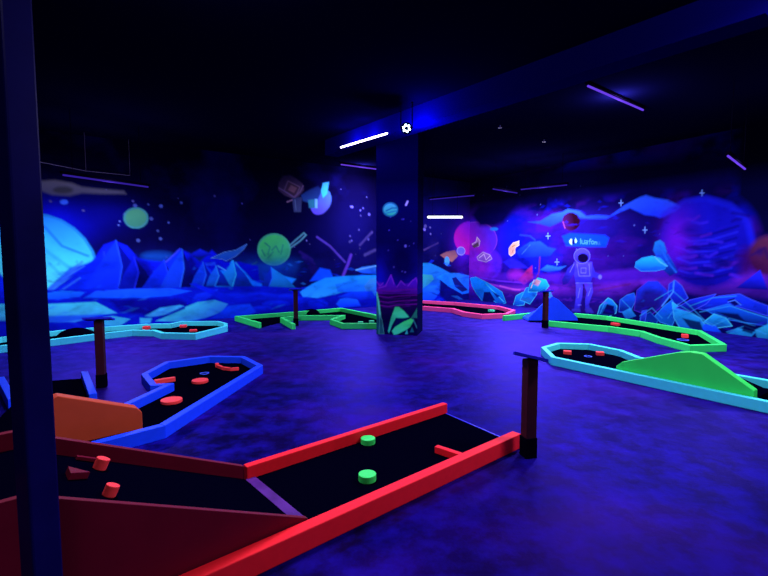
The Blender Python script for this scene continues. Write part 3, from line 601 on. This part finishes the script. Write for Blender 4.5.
# ------------------------------------------------------------------ putting courses
HR = .11
def inset(poly, offs):
    n = len(poly); P_ = [np.array(p) for p in poly]; area = sum(P_[i][0] * P_[(i + 1) % n][1] - P_[(i + 1) % n][0] * P_[i][1] for i in range(n))
    sg = 1 if area > 0 else -1; L = []
    for i in range(n):
        d = P_[(i + 1) % n] - P_[i]; d /= np.linalg.norm(d); nn = np.array((-d[1], d[0])) * sg; L.append((P_[i] + nn * offs[i], d))
    out = []
    for i in range(n):
        (a, d), (b, e) = L[i - 1], L[i]; det = d[0] * e[1] - d[1] * e[0]
        if abs(det) < .05: out.append(b); continue
        t = ((b[0] - a[0]) * e[1] - (b[1] - a[1]) * e[0]) / det; out.append(a + d * t)
    return out
def course(label, poly, rails, m, w=.07, h=HR, group='neon bordered putting courses'):
    c = np.mean(poly, 0); root = thing('putting_course', label, 'mini golf course', (float(c[0]), float(c[1]), 0), group)
    n = len(poly); offs = [w if i in rails else 0 for i in range(n)]; ins = inset(poly, offs)
    for i in range(n):
        if i not in rails: continue
        j = (i + 1) % n; bm = NB(); prism(bm, [poly[i], poly[j], ins[j], ins[i]], 0, h); obj('border_rail', bm, m, root, bevel=.005)
    bm = NB(); prism(bm, ins, 0.001, .025); obj('putting_carpet', bm, 'carpet', root)
    return root, ins

# right cyan course with the green hump
pts = Q([(541, 347), (557, 342.5), (590, 343.5), (623, 350), (641, 357), (768, 383)], HR) 
far = np.array(pts[-1]); near0 = np.array(P(551, 357, HR)); near1 = np.array(P(768, 402, HR)); dv = (near1 - near0) / np.linalg.norm(near1 - near0)
pts[-1] = tuple(np.array(pts[-2]) + dv * 2.6); pe = near0 + dv * 3.4
polyR = pts + [tuple(pe), tuple(near0)]
cyanR, insR = course('cyan bordered course at the right with a green side-boarded hump', polyR, {0, 1, 2, 3, 4, 5, 6, 7}, 'cyan')
def hump(root, o, d, prof, width, m, bt=.045, side=1, deck='carpet'):
    d = np.array(d) / np.linalg.norm(d); n = np.array((-d[1], d[0])) * side; o = np.array(o)
    z0 = min(z for s, z in prof)
    bm = NB(); profile(bm, o, d, bt * side, prof); obj('hump_side_board', bm, m, root, bevel=.006)
    top = [(s, max(z * .5, .02)) for s, z in prof if z > z0 + .001]; top = [(prof[0][0], .02)] + top + [(prof[-1][0], .02)]
    bm = NB(); profile(bm, o + n * bt, d, (width - 2 * bt) * side, top); obj('hump_deck', bm, deck, root)
def on_line(o, d, px):               # distance along a ground line at which it passes under a photo column
    k = (px - 384) / F; k *= 1.0
    o = np.array(o); d = np.array(d); best = None
    ss = np.linspace(-3, 5, 4001); X = o[0] + d[0] * ss; Y = o[1] + d[1] * ss
    return ss, X, Y
def hit(o, d, px, py):               # (s, z) where the view through a photo point meets the upright plane along d
    m_ = Mural.__new__(Mural); m_.o = np.array(o, float); m_.d = np.array(d, float) / np.linalg.norm(d); return Mural.m(m_, px, py)
ni = near0 + np.array((-dv[1], dv[0])) * .075     # inner face of the near rail
prof = [hit(ni, dv, *q) for q in [(616, 373), (616, 366), (622, 362), (678, 352.5), (690, 352), (702, 354), (754, 391), (754, 400)]]
prof[0] = (prof[0][0], .026); prof[-1] = (prof[-1][0], .026)
hump(cyanR, ni, dv, [(float(a), float(b)) for a, b in prof], .60, 'greenb', .10)

# far right green course with the blue hump
gR = Q([(548, 321), (608, 326.5), (640, 331), (657, 337), (690, 345.5), (727, 344.5), (728, 340), (702, 330.5), (608, 316), (575, 313)], HR)
greenR, insG = course('long green bordered course along the foot of the right mural', [gR[0], gR[1], gR[2], gR[3], gR[4], gR[5], gR[7], gR[8], gR[9]], {0, 1, 2, 3, 4, 5, 6, 7}, 'green')
g1 = np.array(P(505, 316, HR)); g2 = np.array(P(546, 311.5, HR)); gd = (g2 - g1) / np.linalg.norm(g2 - g1); gn = np.array((-gd[1], gd[0]))
bm = NB(); prism(bm, [g1, g2, g2 + gn * .07, g1 + gn * .07], 0, HR)
for_ = obj('border_rail', bm, 'green', greenR, bevel=.004)
hb = np.array(P(529, 322)); hd = np.array(P(578, 322)) - hb; hd /= np.linalg.norm(hd)
prof = [hit(hb, hd, *q) for q in [(529, 321), (530, 317), (545, 302), (552, 296.5), (558, 299), (577, 317), (578, 321)]]
prof[0] = (prof[0][0], .03); prof[-1] = (prof[-1][0], .03)
hump(greenR, hb, hd, [(float(a), float(b)) for a, b in prof], .55, 'blue', .06, deck='blue')

# pink course under the corner
pk = Q([(419, 306), (452, 308.5), (463, 312), (482, 314.5), (508, 313.5), (515.5, 310), (500, 306), (455, 302), (419, 300)], HR)
pinkC, insP = course('pink bordered course at the back below the corner of the murals', pk, {0, 1, 2, 3, 4, 5, 6, 7}, 'pink', w=.08)

# left green course
gl = Q([(234.5, 316), (259, 323), (280, 317.6), (300, 315.6), (341, 315.4), (329.7, 319.2), (341.7, 323.5), (379, 323.5), (384, 317), (376, 314.5), (341.7, 307.7), (295, 311.5)], HR)
greenL, insL = course('green bordered course left of the painted column, with an open tee end', gl, {0, 2, 3, 4, 5, 6, 8, 9, 10, 11}, 'green')
st0 = np.array(P(280, 317.6, HR)); st1 = np.array(P(292, 324, HR)); sdv = (st1 - st0) / np.linalg.norm(st1 - st0); sn = np.array((-sdv[1], sdv[0]))
bm = NB(); prism(bm, [st0, st1, st1 + sn * .07, st0 + sn * .07], 0, HR); obj('border_rail', bm, 'green', greenL, bevel=.004)

# left cyan course
cl = Q([(-60, 361), (0, 346), (60, 338.5), (110, 332.5), (132, 330.2), (152.8, 330.4), (161, 333), (195.5, 333.7), (227.6, 326), (227.6, 323.2), (219.4, 321), (181, 321), (170, 323.3), (146.5, 323.7), (110, 326.2), (60, 330), (0, 337), (-60, 348)], HR)
cyanL, insC = course('long cyan bordered course along the foot of the left mural', cl, set(range(17)), 'cyan')
def mound(root, c, rx, ry, h):
    bm = NB(); rings = []
    for i in range(7):
        t = i / 6 * math.pi / 2; z = .026 + h * math.sin(t) ** 1.3; k = math.cos(t)
        if i == 6: top = bm.verts.new((c[0], c[1], z)); break
        rings.append([bm.verts.new((c[0] + rx * k * math.cos(a), c[1] + ry * k * math.sin(a), z)) for a in np.linspace(0, 2 * math.pi, 25)[:-1]])
    for a, b in zip(rings, rings[1:]):
        for i in range(24): j = (i + 1) % 24; bm.faces.new((a[i], a[j], b[j], b[i]))
    for i in range(24): bm.faces.new((rings[-1][i], rings[-1][(i + 1) % 24], top))
    bm.faces.new(rings[0][::-1]); obj('carpeted_mound', bm, 'carpet', root, smooth=True)
pm = P(77, 336.5, .03); mound(cyanL, pm, .34, .24, .16)
pm = P(311, 313.5, .03); mound(greenL, pm, .22, .16, .12)

# blue course with the orange hump
bl = Q([(104, 446), (165, 425.5), (263, 365), (245, 356), (210, 355.5), (165, 361.5), (141, 374), (150, 385.5), (163, 385), (108, 409)], HR)
b_ex = np.array(bl[0]) - np.array((.757, .654)) * 1.0; b_in = np.array(P(88, 371, HR)); b_in2 = np.array(P(97, 393, HR))
blb = [tuple(b_ex)] + bl[1:9] + [tuple(P(104, 412, HR)), tuple(b_in2), tuple(b_in), P(-4, 377, HR), P(8, 400, HR)]
blueC, insB = course('blue bordered course at the left with an orange side-boarded hump', blb, {0, 1, 2, 3, 4, 5, 6, 7, 8, 10, 12}, 'blue')
oo = np.array(P(143, 429, .026)); od = np.array((-.757, -.654))
prof = [hit(oo, od, *q) for q in [(143, 429), (142, 412), (137, 408), (58, 396), (53, 398)]]
prof = [(float(a), float(b)) for a, b in prof]; prof[0] = (0, .026)
prof += [(prof[-1][0] + .06, .30), (prof[-1][0] + .06, .026)]
hump(blueC, oo, od, prof, .52, 'orange', .11, side=-1)

# red course: low lane, then a ramp up to the left
u = np.array((.757, .654)); u /= np.linalg.norm(u); nrm = np.array((-u[1], u[0])); a0 = np.array((1.02, 3.45))
def RL(s, t): return tuple(a0 + u * s + nrm * t)
redC = thing('putting_course', 'near red bordered course with a crimson-sided ramp in the foreground', 'mini golf course', (float(a0[0]), float(a0[1]), 0), 'neon bordered putting courses')
bm = NB(); prism(bm, [RL(-4.2, 0), RL(.045, 0), RL(.045, .078), RL(-4.2, .078)], 0, .115); obj('border_rail', bm, 'red', redC, bevel=.006)
bm = NB(); prism(bm, [RL(-1.79, .85), RL(.16, .85), RL(.16, .905), RL(-1.79, .905)], 0, .115); obj('border_rail', bm, 'red', redC, bevel=.006)
bm = NB(); prism(bm, [RL(-1.734, .079), RL(.03, .079), RL(.13, .849), RL(-1.734, .849)], 0.001, .028); obj('putting_carpet', bm, 'carpet', redC)
bm = NB(); prism(bm, [RL(.031, .079), RL(.044, .079), RL(.146, .849), RL(.132, .849)], 0.001, .03); tag(obj('edge_strip', bm, 'plate', redC))
R0, RS, RT = -1.80, .458, -2.95
zt = lambda s: .115 + RS * (R0 - max(s, RT))
def ramp_board(name, t0, t1, base, m):
    bm = NB(); prof = [(-4.2, base), (R0, base), (R0, .115), (RT, zt(RT)), (-4.2, zt(RT))]
    A_ = [bm.verts.new((*RL(s, t0), z)) for s, z in prof]; B_ = [bm.verts.new((*RL(s, t1), z)) for s, z in prof]
    bm.faces.new(A_); bm.faces.new(B_[::-1])
    for i in range(5): j = (i + 1) % 5; bm.faces.new((A_[i], B_[i], B_[j], A_[j]))
    return obj(name, bm, m, redC, bevel=.003)
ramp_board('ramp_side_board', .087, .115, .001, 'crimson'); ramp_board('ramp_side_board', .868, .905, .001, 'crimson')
bm = NB(); prof = [(-4.2, .001), (R0, .001), (R0, .03), (RT, zt(RT) - .085), (-4.2, zt(RT) - .085)]
A_ = [bm.verts.new((*RL(s, .116), z)) for s, z in prof]; B_ = [bm.verts.new((*RL(s, .867), z)) for s, z in prof]
bm.faces.new(A_); bm.faces.new(B_[::-1])
for i in range(5): j = (i + 1) % 5; bm.faces.new((A_[i], B_[i], B_[j], A_[j]))
obj('ramp_carpet', bm, 'carpet', redC)
bm = NB(); prism(bm, [RL(-1.80, .116), RL(-1.735, .116), RL(-1.735, .849), RL(-1.80, .849)], .001, .034); tag(obj('transition_strip', bm, 'strip', redC), 'dull purple-blue strip')
# stub rail inside
s0 = np.array(P(438, 444.5, .08)); s1 = np.array(P(470, 455, .08)); q = (s1 - s0) / np.linalg.norm(s1 - s0); qn = np.array((q[1], -q[0]))
bm = NB(); prism(bm, [s0, s1, s1 + qn * .045, s0 + qn * .045], .028, .08); obj('stub_rail', bm, 'red', redC, bevel=.004)
# small dim wedge on the ramp near the pillar
def ramp_hit(px, py):
    c, s_ = math.cos(PITCH), math.sin(PITCH); uu = (288 - py) / F; r = np.array(((px - 384) / F, c + s_ * uu, -s_ + c * uu))
    # deck plane: z = .03 + RS*(R0 - s)
    lo, hi = .5, 6
    for _ in range(60):
        md = (lo + hi) / 2; p = r * md; z = CH + p[2]; s = (p[:2] - a0) @ u; dz = z - (.03 + RS * (R0 - s))
        if dz > 0: lo = md
        else: hi = md
    p = r * lo; return np.array((p[0], p[1], CH + p[2]))
rn = np.array((*(u * RS), 1.0)); rn /= np.linalg.norm(rn)

# ------------------------------------------------------------------ bumpers standing on the courses
def puck(p, r, h, m, label, group, nrm_=(0, 0, 1)):
    root_bm = NB(); nn = np.array(nrm_, float); p = np.array(p, float)
    bm = root_bm; cyl(bm, (0, 0, 0), nn * h, r, 28); o = obj('bumper_disc', bm, m, bevel=.004); o.location = p
    return tag(o, label, 'bumper', group)
def puck_at(px, py, r, h, m, label, group): 
    x, y = P(px, py, .026 + h); return puck((x, y, .0295), r, h, m, label, group)
puck_at(368.0, 438.2, .056, .045, 'puckg', 'green disc bumper on the near red course, farther of the two', 'green disc bumpers')
puck_at(367.3, 474, .058, .045, 'puckg', 'green disc bumper on the near red course, nearer of the two', 'green disc bumpers')
pr = ramp_hit(99, 469); puck(pr + rn * .001, .032, .055, 'puckr', 'coral red disc bumper high on the near ramp, beside the far side board', 'red disc bumpers', rn)
pr = ramp_hit(108.5, 496); puck(pr + rn * .001, .029, .05, 'puckr', 'coral red disc bumper on the near ramp, closer to the crimson panel', 'red disc bumpers', rn)
puck_at(171.5, 399.5, .10, .03, 'puckr', 'large flat coral disc bumper on the blue course, nearest to the orange hump', 'red disc bumpers')
puck_at(200, 380, .09, .03, 'puckr', 'flat coral disc bumper in the middle of the blue course', 'red disc bumpers')
def block(pa, pb, wd, h, m, label, group, z=.0265):
    a = np.array(P(*pa, z + h)); b = np.array(P(*pb, z + h)); d = b - a; L = np.linalg.norm(d); c = (a + b) / 2
    bm = NB(); box(bm, (0, 0, 0), L, wd, h, math.atan2(d[1], d[0])); o = obj('bumper_block', bm, m, bevel=.005); o.location = (c[0], c[1], z)
    return tag(o, label, 'bumper', group)
G = 'red block bumpers'
block((154, 380), (175, 376.8), .05, .05, 'puckr', 'coral bar bumper beside the inner notch of the blue course', G)
block((563.5, 350.5), (571.5, 351), .08, .05, 'puckr', 'coral block bumper at the rounded end of the right cyan course, left one', G)
block((596, 351.5), (604, 352), .08, .05, 'puckr', 'coral block bumper on the right cyan course, nearer the green hump', G)
block((612, 322.5), (619, 323.5), .09, .05, 'puckr', 'small red block bumper at the narrow part of the far green course', G)
block((681.5, 334), (688.5, 334.5), .1, .06, 'puckr', 'small red block bumper near the wide end of the far green course', G)
block((143.5, 326.2), (149.5, 326.2), .1, .06, 'puckr', 'small coral block on the left cyan course, leftmost of its three', G)
block((180, 325), (186.5, 324.8), .1, .05, 'puckr', 'small coral block on the left cyan course, by the far rail', G)
block((189.5, 329.8), (197, 329.3), .09, .04, 'puckr', 'small coral block on the left cyan course, nearest its rounded end', G)
block((369, 320.5), (374, 320.5), .08, .05, 'mint', 'small mint block on the green course beside the painted column', 'mint block bumpers')
block((358, 321.5), (363, 321.5), .08, .04, 'mint', 'small mint block on the left green course, by its near rail', 'mint block bumpers')
block((489, 309.5), (494, 310), .1, .05, 'mint', 'small pale block inside the pink course', 'mint block bumpers')
# crooked little bumper: a block, a bar and a foot
x, y = P(228, 367.5, .05); bm = NB(); root = thing('crooked_bumper', 'crooked coral bumper at the far end of the blue course', 'bumper', (x, y, .0265))
pa = [np.array(P(*q, .06)) for q in ((217, 364.5), (223, 367), (231, 368), (238, 367.5))]
bm = NB()
for a, b in zip(pa, pa[1:]):
    d = b - a; L = np.linalg.norm(d) + .02; c = (a + b) / 2; box(bm, (c[0], c[1], .0265), L, .035, .035, math.atan2(d[1], d[0]))
obj('bar', bm, 'puckr', root)
for v in root.children[0].data.vertices: pass
d = pa[0]; bm = NB(); box(bm, (d[0], d[1], .0265), .045, .05, .05, .4); obj('end_block', bm, 'puckr', root, bevel=.004)
# wedge on the ramp
pr = ramp_hit(66, 477); bm = NB()
bx = (np.array((*u, -RS)) / np.linalg.norm((*u, RS))); by = np.array((*nrm, 0))
vs = [pr - by * .045, pr + by * .045, pr + bx * .09]; lo = [bm.verts.new(v - pr + rn * .001) for v in vs]; hi = [bm.verts.new(v - pr + rn * .035) for v in vs]
bm.faces.new(lo); bm.faces.new(hi[::-1])
for i in range(3): j = (i + 1) % 3; bm.faces.new((lo[i], lo[j], hi[j], hi[i]))
o = obj('bumper_wedge', bm, 'crimson', bevel=.003); o.location = pr; tag(o, 'dim crimson wedge bumper on the near ramp right beside the pillar', 'bumper')
pr = ramp_hit(86, 461); bm = NB(); vs = [pr - bx * .05 - by * .012, pr + bx * .05 - by * .012, pr + bx * .05 + by * .012, pr - bx * .05 + by * .012]
lo = [bm.verts.new(v - pr + rn * .004) for v in vs]; hi = [bm.verts.new(v - pr + rn * .02) for v in vs]; bm.faces.new(lo[::-1]); bm.faces.new(hi)
for i in range(4): j = (i + 1) % 4; bm.faces.new((lo[i], lo[j], hi[j], hi[i]))
o = obj('bumper_bar', bm, 'crimson'); o.location = pr; tag(o, 'thin crimson bar on the near ramp leading to the farther red disc', 'bumper')
# cup rims
def cup(px, py, label, r=.055):
    x, y = P(px, py, .026); bm = NB()
    A_ = [[bm.verts.new((rr * math.cos(t), rr * math.sin(t), z)) for t in np.linspace(0, 2 * math.pi, 21)[:-1]] for rr, z in ((r * .72, .0), (r * .72, .006), (r, .006), (r, .0))]
    for a, b in zip(A_, A_[1:] + A_[:1]):
        for i in range(20): j = (i + 1) % 20; bm.faces.new((a[i], a[j], b[j], b[i]))
    o = obj('cup_rim', bm, 'marker'); o.location = (x, y, .0262); tag(o, label, 'golf hole rim', 'blue cup rims')
cup(204.5, 373.5, 'small blue cup rim on the blue course behind the middle disc'); cup(588, 356.5, 'small blue cup rim between the blocks of the right cyan course')
cup(683, 340, 'blue cup rim at the wide end of the far green course', .09)

# ------------------------------------------------------------------ sign posts
def post(px, py, hgt, label, wd=.075, ang=.3, pl=(.26, .17), tilt=-.25, pang=None, roll=.0):
    x, y = P(px, py); r = thing('sign_post', label, 'sign post', (x, y, 0), 'low sign posts beside the courses')
    bm = NB(); box(bm, (x, y, .012), wd, wd, hgt - .02, ang); obj('post', bm, 'wood', r, bevel=.004)
    bm = NB(); box(bm, (x, y, .0), wd * 1.12, wd * 1.12, .15, ang); obj('foot_sleeve', bm, 'black', r, bevel=.003)
    bm = NB(); pa_ = ang if pang is None else pang; ca_, sa_ = math.cos(pa_), math.sin(pa_); V = []
    for z in (0, .02):
        for a, b in ((-1, -1), (1, -1), (1, 1), (-1, 1)):
            lx = a * pl[0] / 2; ly = b * pl[1] / 2
            V.append(bm.verts.new((x + ca_ * lx - sa_ * ly, y + sa_ * lx + ca_ * ly, hgt + z + b * tilt * pl[1] / 2 - a * roll * pl[0] / 2)))
    for f in ((0, 3, 2, 1), (4, 5, 6, 7), (0, 1, 5, 4), (1, 2, 6, 5), (2, 3, 7, 6), (3, 0, 4, 7)): bm.faces.new([V[i] for i in f])
    obj('sign_plate', bm, 'plate', r); return r
post(528, 456, .735, 'brown wooden sign post with tilted plate at the open end of the near red course', .083, .25, (.235, .13), -.24, -.2, .2)
post(545, 327.5, .72, 'dark sign post standing in front of the blue hump', .085, .4)
post(296, 325.5, .74, 'dark sign post at the tee end of the left green course', .085, .3)
post(102, 387, .76, 'dark sign post behind the orange hump, in front of the left cyan course', .085, .3, (.28, .17))

# ------------------------------------------------------------------ ceiling lamps
TG = 'ultraviolet tube lamps on the ceiling'
def tube(a, b, z, label, m='tube', power=40, r=.014, group=TG, name='ultraviolet_tube_lamp', drop=0, col=(.72, .66, 1.0), aim=None):
    a = np.array(a); b = np.array(b); c = (a + b) / 2; d = b - a; L = np.linalg.norm(d); ang = math.atan2(d[1], d[0])
    root = thing(name, label, 'lamp', (float(c[0]), float(c[1]), z), group)
    bm = NB(); cyl(bm, (*a, z), (*b, z), r, 12); obj('tube', bm, m, root, smooth=True)
    bm = NB(); box(bm, (c[0], c[1], z + r * 1.6), L + .06, .05, .035, ang)
    if drop: 
        for k in (-.4, .4): cyl(bm, (*(c + d * k), z + r * 1.6 + .03), (*(c + d * k), ZC - .001), .004, 6)
    obj('housing', bm, 'black', root)
    if power:
        ld = bpy.data.lights.new('tube_light', 'AREA'); ld.shape = 'RECTANGLE'; ld.size = L; ld.size_y = .06; ld.energy = power * 1.2; ld.color = col; ld.spread = math.radians(170)
        lo_ = bpy.data.objects.new('tube_light', ld); COL.objects.link(lo_); lo_.parent = root; lo_.location = (0, 0, -.03); lo_.rotation_euler = (0, 0, ang)
        pd = bpy.data.lights.new('tube_side_light', 'POINT'); pd.energy = power * .75; pd.color = col; pd.shadow_soft_size = .08
        po = bpy.data.objects.new('tube_side_light', pd); COL.objects.link(po); po.parent = root; po.location = (0, 0, -.14)
    return root
def tube_px(p, q, z, *a, **k): return tube(P(*p, z), P(*q, z), z, *a, **k)
Z1 = ZC - .06; Z2 = 3.04
PW = 125
tube_px((588, 86), (643, 110), Z1, 'violet tube lamp on the ceiling above the right cyan course', power=PW)
tube_px((341, 164.5), (383, 170), Z1, 'thin violet tube lamp on the ceiling just below the bright bar', power=PW)
tube_px((493, 189), (517, 193), Z2, 'short faint violet tube lamp far back, left of a longer one', 'tubedim', power=PW * .8, drop=1)
tube_px((521, 189.5), (567, 185), Z2, 'longer faint violet tube lamp far back above the dark planet', 'tubedim', power=PW * .8, drop=1)
tube_px((728, 156), (745, 169), 2.75, 'violet tube lamp hanging before the mural at the far right', power=PW * .4, drop=1)
tube_px((63, 175), (148, 187), 2.7, 'dim violet tube lamp hanging before the left mural', 'tubedim', power=PW * .6, drop=1)
tube_px((430, 199.5), (474, 195.5), Z2, 'grey unlit-looking tube lamp right of the painted column', 'tubedim', power=0, drop=1)
for k, (x, y, a_) in enumerate(((-3.3, 6.6, 1), (3.0, 2.9, 1), (.4, -1.2, 1), (-1.3, 3.3, 2), (7.0, 2.9, 1))):  # unseen tubes added to even out the light and brighten tops
    if k in (0,): continue
    d = U1 if a_ == 1 else U2
    tube(np.array((x, y)) - d * .6, np.array((x, y)) + d * .6, Z1, ('added unseen violet tube lamp over the floor right of the camera', 'added unseen violet tube lamp behind the camera', 'added violet tube lamp above the near ramp, out of view', 'added violet tube lamp by the right wall, out of view')[k - 1], power=PW * (1, .7, .3, .8, .8)[k])
# bright bar on the bulkhead
a = BEAM0 + BD_ * .15 - BN_ * .05
f0 = np.array(P(341, 147, 3.0)); f1_ = np.array(P(387, 133.5, 3.0))
def barlamp():
    oo_ = BEAM0 - BN_ * .06; s0_, z0_ = hit(oo_, BD_, 341, 147.3); s1_, z1_ = hit(oo_, BD_, 387, 133.4)
    a_ = oo_ + BD_ * s0_; b_ = oo_ + BD_ * s1_; zc = (z0_ + z1_) / 2; c = (a_ + b_) / 2
    r = thing('light_bar', 'bright white-violet bar lamp on the blue-lit ceiling bulkhead', 'lamp', (float(c[0]), float(c[1]), float(zc)))
    bm = NB(); cyl(bm, (*a_, z0_), (*b_, z1_), .016, 14); obj('glowing_bar', bm, 'bar', r, smooth=True)
    bm = NB(); ang = math.atan2(BD_[1], BD_[0]); cc = c + BN_ * .035; box(bm, (cc[0], cc[1], zc - .015), .7, .03, .03, ang); obj('mounting', bm, 'black', r)
    ld = bpy.data.lights.new('bar_light', 'AREA'); ld.shape = 'RECTANGLE'; ld.size = .7; ld.size_y = .1; ld.energy = 16; ld.color = (.35, .25, 1)
    lo_ = bpy.data.objects.new('bar_light', ld); COL.objects.link(lo_); lo_.parent = r; lo_.location = (0, 0, -.04); lo_.rotation_euler = (0, 0, ang)
    # light thrown on the bulkhead and ceiling around the bar
    l2 = bpy.data.lights.new('bar_glow', 'POINT'); l2.energy = 22; l2.color = (.12, .08, 1); l2.shadow_soft_size = .05
    for k in (-.25, .25):
        g = bpy.data.objects.new('bar_glow', l2); COL.objects.link(g); g.parent = r; g.location = (float(BD_[0] * k - BN_[0] * .14), float(BD_[1] * k - BN_[1] * .14), .02)
barlamp()
def par():
    oo_ = BEAM0 - BN_ * .30; s_, z_ = hit(oo_, BD_, 406.5, 128.3); c = oo_ + BD_ * s_
    r = thing('spotlight', 'round blue stage spotlight with a ring of bright diodes, under the ceiling', 'lamp', (float(c[0]), float(c[1]), float(z_)))
    v = np.array((0 - c[0], 0 - c[1], CH - z_)); v /= np.linalg.norm(v); x = np.cross(v, (0, 0, 1)); x /= np.linalg.norm(x); y = np.cross(x, v); C_ = np.array((*c, z_))
    bm = NB(); cyl(bm, C_ - v * .16, C_, .06, 24, .085); obj('can', bm, 'black', r)
    for k in range(6):
        t = k * math.pi / 3 + .3; p = C_ + v * .004 + (x * math.cos(t) + y * math.sin(t)) * .045
        bm = NB(); cyl(bm, p, p + v * .012, .017, 14, .013); obj('diode', bm, 'led', r)
    for q in (1, -1):
        bm = NB(); cyl(bm, C_ - v * .08 + x * .085 * q, (*(C_ - v * .08 + x * .085 * q)[:2], ZC - .002), .008, 8); obj('yoke_arm', bm, 'black', r)
    ld = bpy.data.lights.new('spot_light', 'SPOT'); ld.energy = 50; ld.color = (.05, .07, 1); ld.spot_size = math.radians(110); ld.spot_blend = .9; ld.shadow_soft_size = .06
    lo_ = bpy.data.objects.new('spot_light', ld); COL.objects.link(lo_); lo_.parent = r; lo_.location = tuple(v * .05)
    from mathutils import Vector
    lo_.rotation_euler = Vector((v[0] * .5, v[1] * .9, -1.0)).to_track_quat('-Z', 'Y').to_euler()
    l2 = bpy.data.lights.new('spot_spill', 'POINT'); l2.energy = 150; l2.color = (.004, .01, 1); l2.shadow_soft_size = .05
    g = bpy.data.objects.new('spot_spill', l2); COL.objects.link(g); g.parent = r; g.location = (float(BN_[0] * .12), float(BN_[1] * .12), -.1)
par()
# white lamp far back
def whitelamp():
    y = 12.2; z = CH + (253 - 217.5) * y / F + .0; x0 = (427 - 384) / F * y; x1 = (462 - 384) / F * y
    r = thing('linear_lamp', 'short bright white lamp hanging right of the painted column', 'lamp', ((x0 + x1) / 2, y, z))
    bm = NB(); box(bm, ((x0 + x1) / 2, y, z - .03), x1 - x0, .06, .06); obj('diffuser', bm, 'white', r, bevel=.02)
    bm = NB(); box(bm, ((x0 + x1) / 2, y, z + .031), x1 - x0 + .02, .08, .025)
    for k in (.15, .85): cyl(bm, (x0 + (x1 - x0) * k, y, z + .05), (x0 + (x1 - x0) * k, y, ZC - .001), .004, 6)
    obj('housing', bm, 'black', r)
whitelamp()
# indicator box high on the column's right edge
xi, yi = cx0[0] + ca[0] * (cw + .04), cx0[1] + .1; zi = CH + (253 - 201) * yi / F
r = thing('indicator_box', 'tiny box with white and blue lights high on the painted column', 'indicator light', (float(xi), float(yi), float(zi)))
bm = NB(); box(bm, (xi, yi, zi - .2), .05, .05, .3); obj('casing', bm, 'black', r)
bm = NB(); cyl(bm, (xi, yi - .03, zi + .03), (xi, yi - .045, zi + .03), .022, 12); tag(obj('indicator', bm, 'white', r), 'white light')
bm = NB(); cyl(bm, (xi, yi - .03, zi + .075), (xi, yi - .045, zi + .075), .012, 12); tag(obj('indicator', bm, 'redl', r), 'dim red light')
bm = NB(); box(bm, (xi, yi - .035, zi - .18), .03, .012, .12); tag(obj('indicator', bm, 'bluel', r), 'blue light')
# ceiling cable and small sensors
a = P(40, 162, 3.04); m_ = P(86, 171, 3.04); b = P(130, 175.5, 3.04); bm = NB(); cyl(bm, (*a, 3.04), (*m_, 3.04), .007, 8); cyl(bm, (*m_, 3.04), (*b, 3.04), .007, 8)
for q in (a, m_, b): cyl(bm, (*q, 3.04), (*q, ZC - .001), .003, 6)
tag(obj('ceiling_cable', bm, 'metal'), 'thin pale cable along the ceiling above the left mural', 'cable')
for (px, py), l in (((544, 142), 'small pale sprinkler head on the dark ceiling, right of the spotlight'), ((500, 128), 'faint sprinkler head on the ceiling between spotlight and violet tube')):
    x, y = P(px, py, ZC - .05); bm = NB(); cyl(bm, (0, 0, 0), (0, 0, .049), .012, 10); cyl(bm, (0, 0, 0), (0, 0, .006), .04, 14); o = obj('sprinkler_head', bm, 'metal'); o.location = (x, y, ZC - .0505)
    tag(o, l, 'sprinkler', 'sprinkler heads')
